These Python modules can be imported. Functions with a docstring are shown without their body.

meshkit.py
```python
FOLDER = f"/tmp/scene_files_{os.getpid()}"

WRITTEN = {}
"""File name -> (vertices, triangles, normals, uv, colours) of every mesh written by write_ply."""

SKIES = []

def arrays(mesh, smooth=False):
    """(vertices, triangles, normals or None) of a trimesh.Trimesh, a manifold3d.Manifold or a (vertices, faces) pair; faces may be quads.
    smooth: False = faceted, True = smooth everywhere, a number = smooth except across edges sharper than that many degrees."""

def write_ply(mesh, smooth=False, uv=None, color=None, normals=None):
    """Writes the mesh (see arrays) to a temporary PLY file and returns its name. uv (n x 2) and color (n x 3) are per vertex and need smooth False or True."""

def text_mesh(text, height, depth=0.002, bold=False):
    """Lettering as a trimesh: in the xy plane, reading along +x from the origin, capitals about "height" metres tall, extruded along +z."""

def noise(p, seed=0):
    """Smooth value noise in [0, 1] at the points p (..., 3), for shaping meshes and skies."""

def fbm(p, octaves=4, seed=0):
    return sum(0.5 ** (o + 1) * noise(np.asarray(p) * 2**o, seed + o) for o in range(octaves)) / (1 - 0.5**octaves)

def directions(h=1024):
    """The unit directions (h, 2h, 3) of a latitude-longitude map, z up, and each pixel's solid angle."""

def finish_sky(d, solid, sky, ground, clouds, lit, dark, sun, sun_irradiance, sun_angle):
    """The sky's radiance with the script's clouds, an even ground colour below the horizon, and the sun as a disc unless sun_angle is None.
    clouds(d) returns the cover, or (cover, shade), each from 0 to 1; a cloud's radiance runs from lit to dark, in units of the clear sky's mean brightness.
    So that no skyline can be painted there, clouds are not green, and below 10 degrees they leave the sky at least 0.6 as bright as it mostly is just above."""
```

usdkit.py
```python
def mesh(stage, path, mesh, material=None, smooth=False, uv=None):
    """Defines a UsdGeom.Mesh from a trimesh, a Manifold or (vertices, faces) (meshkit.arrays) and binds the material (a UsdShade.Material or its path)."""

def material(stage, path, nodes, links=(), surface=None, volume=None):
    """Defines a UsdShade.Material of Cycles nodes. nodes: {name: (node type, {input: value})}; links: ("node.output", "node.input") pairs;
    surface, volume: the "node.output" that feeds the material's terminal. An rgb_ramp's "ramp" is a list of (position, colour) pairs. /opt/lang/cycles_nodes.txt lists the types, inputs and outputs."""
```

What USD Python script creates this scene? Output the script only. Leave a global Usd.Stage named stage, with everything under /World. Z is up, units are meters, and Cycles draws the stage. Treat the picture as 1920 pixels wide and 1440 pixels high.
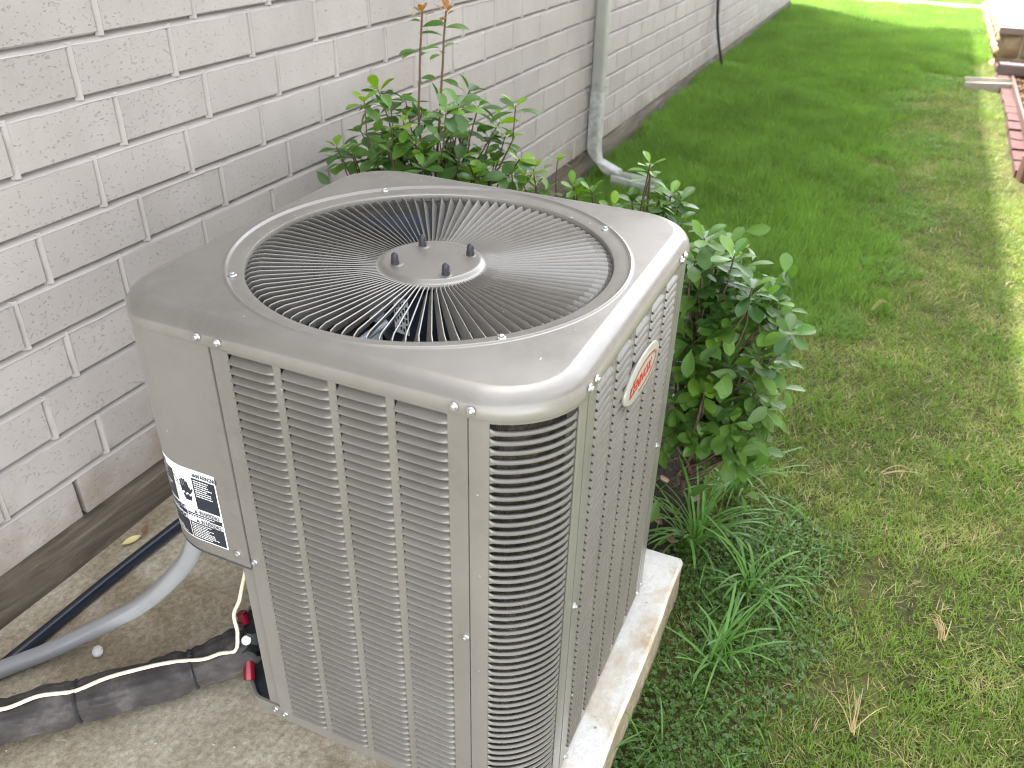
import math, random
import numpy as np, trimesh, shapely
from shapely.geometry import Polygon, Point, LineString, box as sbox
from shapely.ops import unary_union
from scipy.spatial.transform import Rotation as Rot
from scipy.interpolate import CubicSpline
import usdkit, meshkit
from pxr import Usd, UsdGeom, UsdLux, UsdShade, Gf, Sdf, Vt

stage = Usd.Stage.CreateInMemory()
UsdGeom.SetStageUpAxis(stage, UsdGeom.Tokens.z)
UsdGeom.SetStageMetersPerUnit(stage, 1.0)
world = UsdGeom.Xform.Define(stage, '/World')
stage.SetDefaultPrim(world.GetPrim())
UsdGeom.Scope.Define(stage, '/World/Looks')

# ------------------------------------------------------------------ camera
CAM = np.array([-1.04956, -0.59834, 1.29019])
YAW, PITCH, ROLL, FPX = 0.411981, 0.552502, 0.0229437, 1565.589
def cam_axes():
    cy, sy, cp, sp = math.cos(YAW), math.sin(YAW), math.cos(PITCH), math.sin(PITCH)
    f = np.array([cy*cp, sy*cp, -sp]); rt = np.array([sy, -cy, 0.0]); up = np.cross(rt, f)
    c, s = math.cos(ROLL), math.sin(ROLL)
    return c*rt + s*up, -s*rt + c*up, f
RT, UP, FW = cam_axes()
cam = UsdGeom.Camera.Define(stage, '/World/camera')
m = Gf.Matrix4d(*RT, 0, *UP, 0, *(-FW), 0, *CAM, 1)
cam.AddTransformOp().Set(m)
cam.CreateHorizontalApertureAttr(36.0); cam.CreateVerticalApertureAttr(27.0)
cam.CreateFocalLengthAttr(FPX/1920*36)
cam.CreateClippingRangeAttr(Gf.Vec2f(0.05, 500))
cam.CreateFStopAttr(6.3); cam.CreateFocusDistanceAttr(1.35)
cam.CreateExposureAttr(3.6)

# ------------------------------------------------------------------ sky and sun
SUN_AZ, SUN_EL = math.radians(43.0), math.radians(51.0)      # azimuth measured from +y towards +x
sun_dir = np.array([math.sin(SUN_AZ)*math.cos(SUN_EL), math.cos(SUN_AZ)*math.cos(SUN_EL), math.sin(SUN_EL)])
dome = UsdLux.DomeLight.Define(stage, '/World/sky')
sky_mat = usdkit.material(stage, '/World/Looks/sky_air', {
    'sky': ('sky_texture', {'sky_type': 'single_scattering', 'sun_disc': False, 'sun_elevation': SUN_EL, 'sun_rotation': SUN_AZ,
                            'air_density': 1.0, 'aerosol_density': 1.6, 'ozone_density': 1.0}),
    'bw': ('rgb_to_bw', {}),
    'cloud': ('combine_color', {}),
    'gr': ('math', {'math_type': 'multiply', 'value2': 1.01}), 'gg': ('math', {'math_type': 'multiply', 'value2': 1.0}), 'gb': ('math', {'math_type': 'multiply', 'value2': 0.985}),
    'tc': ('texture_coordinate', {}),
    'n': ('noise_texture', {'scale': 2.6, 'detail': 5.0, 'roughness': 0.55}),
    'r': ('rgb_ramp', {'ramp': [(0.25, (0.6, 0.6, 0.6)), (0.7, (0.95, 0.95, 0.95))]}),
    'mx': ('mix', {}),
    'bg': ('background_shader', {'strength': 0.15})},
    [('sky.color', 'bw.color'), ('bw.val', 'gr.value1'), ('bw.val', 'gg.value1'), ('bw.val', 'gb.value1'), ('gr.value', 'cloud.r'), ('gg.value', 'cloud.g'), ('gb.value', 'cloud.b'),
     ('tc.generated', 'n.vector'), ('n.fac', 'r.fac'), ('r.color', 'mx.fac'), ('sky.color', 'mx.color1'), ('cloud.color', 'mx.color2'), ('mx.color', 'bg.color')], surface='bg.background')
UsdShade.MaterialBindingAPI.Apply(dome.GetPrim()).Bind(sky_mat)
dome.GetPrim().SetCustomDataByKey('kind', 'structure')
sun = UsdLux.DistantLight.Define(stage, '/World/sun')
sun.CreateNormalizeAttr(True); sun.CreateIntensityAttr(0.5); sun.CreateAngleAttr(1.0)
sun.CreateColorAttr(Gf.Vec3f(1.0, 0.93, 0.82))
zx = sun_dir; xx = np.cross([0, 0, 1.0], zx); xx /= np.linalg.norm(xx); yx = np.cross(zx, xx)
sun.AddTransformOp().Set(Gf.Matrix4d(*xx, 0, *yx, 0, *zx, 0, 0, 0, 30, 1))

# ------------------------------------------------------------------ helpers
_used = {}
def numbered(parent, name):
    k = (parent, name); n = _used.get(k, -1) + 1; _used[k] = n
    return name if n == 0 else f'{name}_{n:03d}'
def path_of(parent): return str(parent.GetPath()) if parent is not None else '/World'
def tag(p, label=None, cat=None, group=None, kind=None):
    p = p.GetPrim() if hasattr(p, 'GetPrim') else p
    for k, v in (('label', label), ('category', cat), ('group', group), ('kind', kind)):
        if v: p.SetCustomDataByKey(k, v)
    return p
def thing(name, label, cat, loc=(0, 0, 0), rz=0, group=None, kind=None):
    x = UsdGeom.Xform.Define(stage, '/World/' + numbered('/World', name))
    x.AddTranslateOp().Set(Gf.Vec3d(*map(float, loc)))
    if rz: x.AddRotateZOp().Set(float(rz))
    return tag(x.GetPrim(), label, cat, group, kind)
def obj(name, mesh, mat, parent=None, smooth=False, label=None, uv=None):
    p = path_of(parent)
    if isinstance(mesh, MB): mesh = mesh.mesh()
    q = usdkit.mesh(stage, p + '/' + numbered(p, name), mesh, mat, smooth=smooth)
    if label: q.GetPrim().SetCustomDataByKey('label', label)
    return q.GetPrim()
def struct(name, mesh, mat, smooth=False, kind='structure', label=None, cat=None):
    return tag(obj(name, mesh, mat, None, smooth), label, cat, None, kind)

class MB:
    def __init__(s): s.v, s.f, s.n = [], [], 0
    def add(s, v, f):
        v = np.asarray(v, float); f = np.asarray(f, int)
        if f.shape[1] == 4: f = np.vstack([f[:, [0, 1, 2]], f[:, [0, 2, 3]]])
        s.v.append(v); s.f.append(f + s.n); s.n += len(v); return s
    def tm(s, t): return s.add(t.vertices, t.faces)
    def box(s, lo, hi):
        t = trimesh.creation.box(bounds=[np.minimum(lo, hi), np.maximum(lo, hi)]); return s.tm(t)
    def obox(s, c, ext, R=None):
        t = trimesh.creation.box(ext); v = t.vertices if R is None else t.vertices @ np.asarray(R).T
        return s.add(v + np.asarray(c), t.faces)
    def grid(s, P, flip=False):           # P (a,b,3)
        a, b = P.shape[:2]; i = np.arange(a*b).reshape(a, b)
        q = np.stack([i[:-1, :-1], i[1:, :-1], i[1:, 1:], i[:-1, 1:]], -1).reshape(-1, 4)
        return s.add(P.reshape(-1, 3), q[:, ::-1] if flip else q)
    def tube(s, pts, r, n=8, caps=True, phase=0.0, sq=None):
        pts = np.asarray(pts, float); k = len(pts); r = np.broadcast_to(np.asarray(r, float), (k,))
        t = np.gradient(pts, axis=0); t /= np.linalg.norm(t, axis=1, keepdims=True) + 1e-12
        ref = np.array([0, 0, 1.0]) if abs(t[0][2]) < 0.9 else np.array([1.0, 0, 0])
        a = np.cross(t[0], ref); a /= np.linalg.norm(a); A = [a]
        for j in range(1, k):
            a = a - (a @ t[j])*t[j]; a /= np.linalg.norm(a); A.append(a)
        A = np.array(A); B = np.cross(t, A)
        th = np.arange(n)/n*2*np.pi + phase
        c, q = np.cos(th), np.sin(th)
        P = pts[:, None] + r[:, None, None]*(c[None, :, None]*A[:, None] + q[None, :, None]*B[:, None])
        i = np.arange(k*n).reshape(k, n); j = np.roll(i, -1, 1)
        f = np.stack([i[:-1], j[:-1], j[1:], i[1:]], -1).reshape(-1, 4)
        s.add(P.reshape(-1, 3), f)
        if caps:
            s.add(np.vstack([P[0], pts[:1]]), [[(x+1) % n, x, n] for x in range(n)])
            s.add(np.vstack([P[-1], pts[-1:]]), [[x, (x+1) % n, n] for x in range(n)])
        return s
    def lathe(s, prof, n=64, c=(0, 0, 0)):
        prof = np.asarray(prof, float); th = np.arange(n)/n*2*np.pi
        P = np.stack([prof[:, 0, None]*np.cos(th), prof[:, 0, None]*np.sin(th), np.broadcast_to(prof[:, 1, None], (len(prof), n))], -1) + np.asarray(c)
        i = np.arange(len(prof)*n).reshape(-1, n); j = np.roll(i, -1, 1)
        return s.add(P.reshape(-1, 3), np.stack([i[:-1], j[:-1], j[1:], i[1:]], -1).reshape(-1, 4))
    def poly(s, pg, z0, z1, T=None):      # extrude shapely polygon(s) in local xy; T maps local points
        for g in getattr(pg, 'geoms', [pg]):
            if g.is_empty or g.area < 1e-10: continue
            t = trimesh.creation.extrude_polygon(g, z1 - z0, engine='earcut'); v = t.vertices + [0, 0, z0]
            s.add(v if T is None else T(v), t.faces)
        return s
    def mesh(s): return np.vstack(s.v), np.vstack(s.f)
    def xf(s, R=None, t=(0, 0, 0)):
        s.v = [(v if R is None else v @ np.asarray(R).T) + np.asarray(t) for v in s.v]; return s

def spline(pts, n):
    pts = np.asarray(pts, float); d = np.r_[0, np.cumsum(np.linalg.norm(np.diff(pts, axis=0), axis=1))]
    return CubicSpline(d, pts)(np.linspace(0, d[-1], n))
def sstep(a, b, x):
    t = np.clip((np.asarray(x, float) - a)/(b - a), 0, 1); return t*t*(3 - 2*t)
def align(d, spin=0.0):                    # rotation taking +z to d
    d = np.asarray(d, float)/np.linalg.norm(d); r = np.array([0, 1.0, 0]) if abs(d[2]) > .99 else np.array([0, 0, 1.0])
    x = np.cross(r, d); x /= np.linalg.norm(x); y = np.cross(d, x)
    M = np.stack([x, y, d], 1); c, q = math.cos(spin), math.sin(spin)
    return M @ np.array([[c, -q, 0], [q, c, 0], [0, 0, 1]])

# ------------------------------------------------------------------ materials
def mat(name, nodes, links, surface='p.BSDF'): return usdkit.material(stage, '/World/Looks/' + name, nodes, links, surface=surface)
def simple(name, col, rough=.5, metal=0., spec=.5, bump=None, var=None, coat=0.):
    """plain colour with slight tonal variation and fine relief; var=(scale, amount), bump=(scale, distance)"""
    nodes = {'p': ('principled_bsdf', {'base_color': col, 'roughness': rough, 'metallic': metal, 'specular_ior_level': spec, 'coat_weight': coat})}
    links = []
    if var or bump: nodes['g'] = ('geometry', {})
    if var:
        nodes['n'] = ('noise_texture', {'scale': var[0], 'detail': 4.0, 'roughness': .6})
        a = var[1]
        nodes['r'] = ('rgb_ramp', {'ramp': [(.3, tuple(c*(1-a) for c in col)), (.7, tuple(min(1, c*(1+a)) for c in col))]})
        links += [('g.position', 'n.vector'), ('n.fac', 'r.fac'), ('r.color', 'p.base_color')]
    if bump:
        nodes['bn'] = ('noise_texture', {'scale': bump[0], 'detail': 3.0})
        nodes['b'] = ('bump', {'distance': bump[1], 'strength': 1.0})
        links += [('g.position', 'bn.vector'), ('bn.fac', 'b.height'), ('b.normal', 'p.normal')]
    return mat(name, nodes, links)

def brick_material(name, col, pits=1.0):
    return mat(name, {
        'g': ('geometry', {}), 'oi': ('object_info', {}),
        'mp': ('mapping', {'scale': (140., 140., 215.)}), 'pn': ('noise_texture', {'scale': 1.0, 'detail': 2.0, 'roughness': .5}),
        'pr': ('rgb_ramp', {'ramp': [(.65, (1, 1, 1)), (.70, (0, 0, 0))]}),
        'mp2': ('mapping', {'scale': (240., 240., 330.)}), 'fn': ('noise_texture', {'scale': 1.0, 'detail': 3.0}),
        'mp3': ('mapping', {'scale': (38., 38., 3.2)}), 'sn': ('noise_texture', {'scale': 1.0, 'detail': 2.0}),
        'sr': ('rgb_ramp', {'ramp': [(.70, (1, 1, 1)), (.735, (0, 0, 0))]}),
        'b1': ('bump', {'distance': .0011*pits, 'strength': 1.0}), 'b2': ('bump', {'distance': .00028, 'strength': 1.0}), 'b3': ('bump', {'distance': .0004, 'strength': 1.0}),
        'ln': ('noise_texture', {'scale': 3.5, 'detail': 5.0, 'roughness': .6}),
        'lr': ('rgb_ramp', {'ramp': [(.3, tuple(c*.90 for c in col)), (.7, tuple(c*1.05 for c in col))]}),
        'tint': ('hsv', {}), 'tv': ('map_range', {'from_min': 0., 'from_max': 1., 'to_min': .94, 'to_max': 1.05}),
        'pm': ('mix', {'mix_type': 'multiply', 'fac': .12}),
        'xz': ('separate_xyz', {}), 'dn': ('noise_texture', {'scale': 11., 'detail': 6.0, 'roughness': .65}), 'dz': ('map_range', {'from_min': .05, 'from_max': .42, 'to_min': .42, 'to_max': -.25}),
        'da': ('math', {'math_type': 'add'}), 'dr': ('rgb_ramp', {'ramp': [(.62, (1, 1, 1)), (.95, (.62, .55, .46))]}), 'dm': ('mix', {'mix_type': 'multiply', 'fac': .8}),
        'mp4': ('mapping', {'scale': (14., 14., 1.1)}), 'vn': ('noise_texture', {'scale': 1.0, 'detail': 4.0}), 'vr': ('rgb_ramp', {'ramp': [(.42, (.90, .885, .86)), (.6, (1, 1, 1))]}), 'vm': ('mix', {'mix_type': 'multiply', 'fac': .3}),
        'p': ('principled_bsdf', {'roughness': .62, 'specular_ior_level': .35})},
        [('g.position', 'xz.vector'), ('xz.z', 'dz.value'), ('g.position', 'dn.vector'), ('dn.fac', 'da.value1'), ('dz.result', 'da.value2'), ('da.value', 'dr.fac'), ('pm.color', 'dm.color1'), ('dr.color', 'dm.color2'),
         ('g.position', 'mp4.vector'), ('mp4.vector', 'vn.vector'), ('vn.fac', 'vr.fac'), ('dm.color', 'vm.color1'), ('vr.color', 'vm.color2'), ('vm.color', 'p.base_color'),
         ('g.position', 'mp.vector'), ('mp.vector', 'pn.vector'), ('pn.fac', 'pr.fac'), ('g.position', 'mp2.vector'), ('mp2.vector', 'fn.vector'),
         ('g.position', 'mp3.vector'), ('mp3.vector', 'sn.vector'), ('sn.fac', 'sr.fac'), ('sr.color', 'b3.height'), ('b3.normal', 'b1.normal'),
         ('pr.color', 'b1.height'), ('b1.normal', 'b2.normal'), ('fn.fac', 'b2.height'), ('b2.normal', 'p.normal'),
         ('g.position', 'ln.vector'), ('ln.fac', 'lr.fac'), ('lr.color', 'tint.color'), ('oi.random', 'tv.value'), ('tv.result', 'tint.value'),
         ('tint.color', 'pm.color1'), ('pr.color', 'pm.color2')])
PAINT = (.252, .227, .205)
M_brick = brick_material('painted_brick', PAINT)
M_mortar = simple('skylit_painted_mortar', tuple(c*1.14 for c in PAINT), .65, spec=.3, var=(6., .07), bump=(420., .0006))  # brick paint lightened: skylight on the sloped joints put into the colour
M_found = mat('stained_foundation', {
    'g': ('geometry', {}), 'mp': ('mapping', {'scale': (3., 3., 26.)}), 'n': ('noise_texture', {'scale': 1.0, 'detail': 7.0, 'roughness': .65, 'distortion': .8}),
    'r': ('rgb_ramp', {'ramp': [(.25, (.022, .016, .011)), (.45, (.052, .040, .027)), (.6, (.09, .072, .052)), (.78, (.17, .145, .115))]}),
    'b': ('bump', {'distance': .006, 'strength': .9}), 'n2': ('noise_texture', {'scale': 130., 'detail': 4.}), 'b2': ('bump', {'distance': .0015}),
    'p': ('principled_bsdf', {'roughness': .85, 'specular_ior_level': .25})},
    [('g.position', 'mp.vector'), ('mp.vector', 'n.vector'), ('n.fac', 'r.fac'), ('r.color', 'p.base_color'), ('n.fac', 'b.height'), ('b.normal', 'b2.normal'),
     ('g.position', 'n2.vector'), ('n2.fac', 'b2.height'), ('b2.normal', 'p.normal')])
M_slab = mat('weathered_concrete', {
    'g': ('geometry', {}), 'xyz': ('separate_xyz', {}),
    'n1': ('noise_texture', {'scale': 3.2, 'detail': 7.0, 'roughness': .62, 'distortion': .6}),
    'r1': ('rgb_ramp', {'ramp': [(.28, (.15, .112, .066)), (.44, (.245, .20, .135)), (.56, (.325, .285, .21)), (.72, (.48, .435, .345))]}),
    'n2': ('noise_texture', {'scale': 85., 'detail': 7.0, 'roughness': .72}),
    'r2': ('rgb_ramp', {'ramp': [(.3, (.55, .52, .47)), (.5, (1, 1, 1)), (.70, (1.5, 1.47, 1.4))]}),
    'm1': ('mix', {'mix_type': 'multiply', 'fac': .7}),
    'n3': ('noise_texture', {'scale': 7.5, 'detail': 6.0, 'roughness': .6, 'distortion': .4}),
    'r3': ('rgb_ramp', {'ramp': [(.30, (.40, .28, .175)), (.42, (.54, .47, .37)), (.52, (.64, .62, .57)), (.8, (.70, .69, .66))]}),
    'ya': ('math', {'math_type': 'multiply_add', 'value2': -26.0, 'value3': -7.6}),  # pale outer strip: open skylight and cleaner concrete both put into the colour
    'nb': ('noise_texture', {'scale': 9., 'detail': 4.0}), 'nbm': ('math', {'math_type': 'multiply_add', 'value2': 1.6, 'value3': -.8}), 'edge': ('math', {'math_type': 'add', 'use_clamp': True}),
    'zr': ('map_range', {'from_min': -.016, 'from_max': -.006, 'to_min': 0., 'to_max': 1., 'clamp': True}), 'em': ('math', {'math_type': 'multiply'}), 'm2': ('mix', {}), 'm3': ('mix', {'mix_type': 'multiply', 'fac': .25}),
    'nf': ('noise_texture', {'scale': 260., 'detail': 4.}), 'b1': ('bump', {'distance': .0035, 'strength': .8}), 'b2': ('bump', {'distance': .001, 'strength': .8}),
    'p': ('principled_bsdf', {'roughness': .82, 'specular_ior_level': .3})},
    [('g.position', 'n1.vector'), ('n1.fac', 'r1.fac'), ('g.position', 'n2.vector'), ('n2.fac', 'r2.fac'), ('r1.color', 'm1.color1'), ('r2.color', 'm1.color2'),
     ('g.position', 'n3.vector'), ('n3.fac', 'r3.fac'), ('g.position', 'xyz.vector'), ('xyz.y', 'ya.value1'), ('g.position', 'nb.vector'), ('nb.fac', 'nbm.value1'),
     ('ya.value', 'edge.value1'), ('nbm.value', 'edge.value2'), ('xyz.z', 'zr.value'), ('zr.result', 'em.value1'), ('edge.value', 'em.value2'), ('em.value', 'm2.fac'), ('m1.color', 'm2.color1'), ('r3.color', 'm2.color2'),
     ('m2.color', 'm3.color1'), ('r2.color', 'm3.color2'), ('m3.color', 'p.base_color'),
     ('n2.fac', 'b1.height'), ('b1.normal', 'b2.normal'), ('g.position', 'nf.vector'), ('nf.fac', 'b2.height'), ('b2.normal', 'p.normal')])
ENAMEL = (.165, .152, .132)
M_enamel = mat('taupe_enamel', {
    'g': ('geometry', {}), 'n': ('noise_texture', {'scale': 5., 'detail': 6., 'roughness': .65}),
    'r': ('rgb_ramp', {'ramp': [(.3, tuple(c*.88 for c in ENAMEL)), (.7, tuple(c*1.07 for c in ENAMEL))]}),
    'rr': ('map_range', {'from_min': .3, 'from_max': .7, 'to_min': .27, 'to_max': .46}),
    'n2': ('noise_texture', {'scale': 420., 'detail': 2.}), 'b': ('bump', {'distance': .00012, 'strength': 1.0}),
    'sp': ('noise_texture', {'scale': 95., 'detail': 1.}), 'sr': ('rgb_ramp', {'ramp': [(.80, (0, 0, 0)), (.815, (1, 1, 1))]}), 'sm': ('mix', {'color2': (.42, .39, .35)}),
    'p': ('principled_bsdf', {'specular_ior_level': .6, 'metallic': .4, 'coat_weight': .25, 'coat_roughness': .22})},
    [('g.position', 'n.vector'), ('n.fac', 'r.fac'), ('g.position', 'sp.vector'), ('sp.fac', 'sr.fac'), ('sr.color', 'sm.fac'), ('r.color', 'sm.color1'), ('sm.color', 'p.base_color'),
     ('n.fac', 'rr.value'), ('rr.result', 'p.roughness'), ('g.position', 'n2.vector'), ('n2.fac', 'b.height'), ('b.normal', 'p.normal')])
M_dark = simple('dark_interior_steel', (.028, .031, .036), .55, var=(9., .3))
M_pan = simple('dark_base_pan', (.055, .065, .078), .45, var=(14., .35), bump=(90., .0008))
M_shroud = simple('blue_grey_shroud', (.12, .14, .165), .5, var=(6., .2))
M_rubber = simple('black_rubber', (.012, .012, .013), .42, spec=.5, bump=(300., .0002))
M_nut = simple('black_nut', (.016, .016, .018), .5, bump=(500., .0003))
M_zinc = simple('zinc_screw', (.55, .55, .55), .34, metal=1.0, bump=(600., .0003))
M_alu = simple('fan_aluminium', (.60, .63, .66), .4, metal=.25, var=(12., .1))
M_motor = simple('motor_black', (.012, .016, .022), .38, spec=.5)
M_coil = mat('coil_fins', {
    'tc': ('geometry', {}), 'xyz': ('separate_xyz', {}), 'su': ('math', {'math_type': 'subtract'}),
    'w': ('math', {'math_type': 'multiply', 'value2': 1900.}), 's': ('math', {'math_type': 'sine'}),
    'n': ('noise_texture', {'scale': 55., 'detail': 5.0, 'roughness': .7}),
    'r': ('rgb_ramp', {'ramp': [(.35, (.025, .02, .016)), (.6, (.075, .062, .05)), (.78, (.22, .19, .15))]}),
    'b': ('bump', {'distance': .0012, 'strength': 1.}), 'p': ('principled_bsdf', {'roughness': .5, 'metallic': .4})},
    [('tc.position', 'xyz.vector'), ('xyz.x', 'su.value1'), ('xyz.y', 'su.value2'), ('su.value', 'w.value1'), ('w.value', 's.value1'), ('s.value', 'b.height'), ('b.normal', 'p.normal'),
     ('tc.position', 'n.vector'), ('n.fac', 'r.fac'), ('r.color', 'p.base_color')])
M_white = simple('label_white', (.74, .73, .70), .4, var=(20., .04))
M_black = simple('label_black', (.012, .013, .018), .35)
M_badge = simple('badge_silver', (.30, .285, .245), .3, metal=.25, spec=.6)
M_red = simple('badge_red', (.25, .015, .013), .35)
M_redring = simple('badge_red_ring', (.22, .05, .034), .35)
M_down = simple('downspout_enamel', (.20, .20, .172), .38, spec=.5, var=(7., .08), bump=(60., .0002))
M_alubare = mat('bare_elbow_enamel', {'g': ('geometry', {}), 'n': ('noise_texture', {'scale': 38., 'detail': 5.}),
    'r': ('rgb_ramp', {'ramp': [(.35, (.19, .188, .165)), (.6, (.29, .285, .26))]}), 'p': ('principled_bsdf', {'roughness': .4, 'specular_ior_level': .5})},
    [('g.position', 'n.vector'), ('n.fac', 'r.fac'), ('r.color', 'p.base_color')])
M_conduit = simple('grey_conduit', (.20, .198, .197), .35, spec=.5, var=(9., .08))
M_navy = simple('black_hose', (.006, .009, .016), .3, spec=.5)
M_foam = mat('foam_insulation', {
    'g': ('geometry', {}), 'n': ('noise_texture', {'scale': 16., 'detail': 6., 'roughness': .65}),
    'r': ('rgb_ramp', {'ramp': [(.3, (.018, .015, .014)), (.52, (.038, .032, .030)), (.72, (.095, .082, .075))]}),
    'n2': ('noise_texture', {'scale': 120., 'detail': 3.}), 'b': ('bump', {'distance': .002, 'strength': .8}), 'p': ('principled_bsdf', {'roughness': .7, 'specular_ior_level': .35})},
    [('g.position', 'n.vector'), ('n.fac', 'r.fac'), ('r.color', 'p.base_color'), ('g.position', 'n2.vector'), ('n2.fac', 'b.height'), ('b.normal', 'p.normal')])
M_wire = simple('cream_wire', (.66, .60, .44), .45, var=(30., .08))
M_cap_red = simple('red_valve_cap', (.135, .006, .014), .22, metal=.35, spec=.6)
M_brass = simple('valve_body', (.03, .035, .033), .4, metal=.4, var=(40., .5))
M_soil = mat('soil_and_thatch', {
    'g': ('geometry', {}), 'n': ('noise_texture', {'scale': 5., 'detail': 8., 'roughness': .7}), 'n2': ('noise_texture', {'scale': 70., 'detail': 5., 'roughness': .7}),
    'r': ('rgb_ramp', {'ramp': [(.3, (.045, .042, .02)), (.5, (.085, .09, .03)), (.7, (.13, .13, .045))]}),
    'r2': ('rgb_ramp', {'ramp': [(.3, (.5, .45, .4)), (.6, (1, 1, 1)), (.8, (1.7, 1.5, 1.2))]}),
    'm': ('mix', {'mix_type': 'multiply', 'fac': 1.0}), 'b': ('bump', {'distance': .012, 'strength': 1.}), 'p': ('principled_bsdf', {'roughness': .95, 'specular_ior_level': .15})},
    [('g.position', 'n.vector'), ('g.position', 'n2.vector'), ('n.fac', 'r.fac'), ('n2.fac', 'r2.fac'), ('r.color', 'm.color1'), ('r2.color', 'm.color2'), ('m.color', 'p.base_color'),
     ('n2.fac', 'b.height'), ('b.normal', 'p.normal')])
M_bedsoil = simple('dark_bed_soil', (.022, .017, .012), .95, spec=.15, var=(45., .6), bump=(60., .012))
M_mulch = simple('brown_mulch', (.13, .075, .042), .9, spec=.2, var=(28., .5), bump=(45., .015))
def leaf_material(name, a, b, rough=.42, trans=.25):
    return mat(name, {
        'g': ('geometry', {}), 'oi': ('object_info', {}), 'n': ('noise_texture', {'scale': 60., 'detail': 3.}), 'ad': ('math', {'math_type': 'multiply_add', 'value2': .7}),
        'sc': ('math', {'math_type': 'multiply', 'value2': .3}),
        'r': ('rgb_ramp', {'ramp': [(.1, a), (.95, b)]}), 'tr': ('hsv', {'saturation': 1.1, 'value': 1.5}),
        'p': ('principled_bsdf', {'roughness': rough, 'specular_ior_level': .42}), 't': ('translucent_bsdf', {}), 'm': ('mix_closure', {'fac': trans})},
        [('g.position', 'n.vector'), ('n.fac', 'sc.value1'), ('oi.random', 'ad.value1'), ('sc.value', 'ad.value3'), ('ad.value', 'r.fac'), ('r.color', 'p.base_color'), ('r.color', 'tr.color'), ('tr.color', 't.color'),
         ('p.BSDF', 'm.closure1'), ('t.BSDF', 'm.closure2')], surface='m.closure')
M_leaf_dark = leaf_material('glossy_dark_leaf', (.026, .075, .014), (.085, .165, .026))
M_leaf_mid = leaf_material('mid_green_leaf', (.05, .13, .016), (.13, .245, .03))
M_leaf_new = leaf_material('new_bright_leaf', (.10, .22, .018), (.19, .31, .03), .36, .32)
M_leaf_red = leaf_material('reddish_new_leaf', (.20, .12, .03), (.34, .17, .06), .36, .32)
M_stem = simple('brown_stem', (.06, .036, .022), .6, var=(50., .4))
M_stem_red = simple('reddish_stem', (.075, .038, .020), .55, var=(50., .3))
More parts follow.
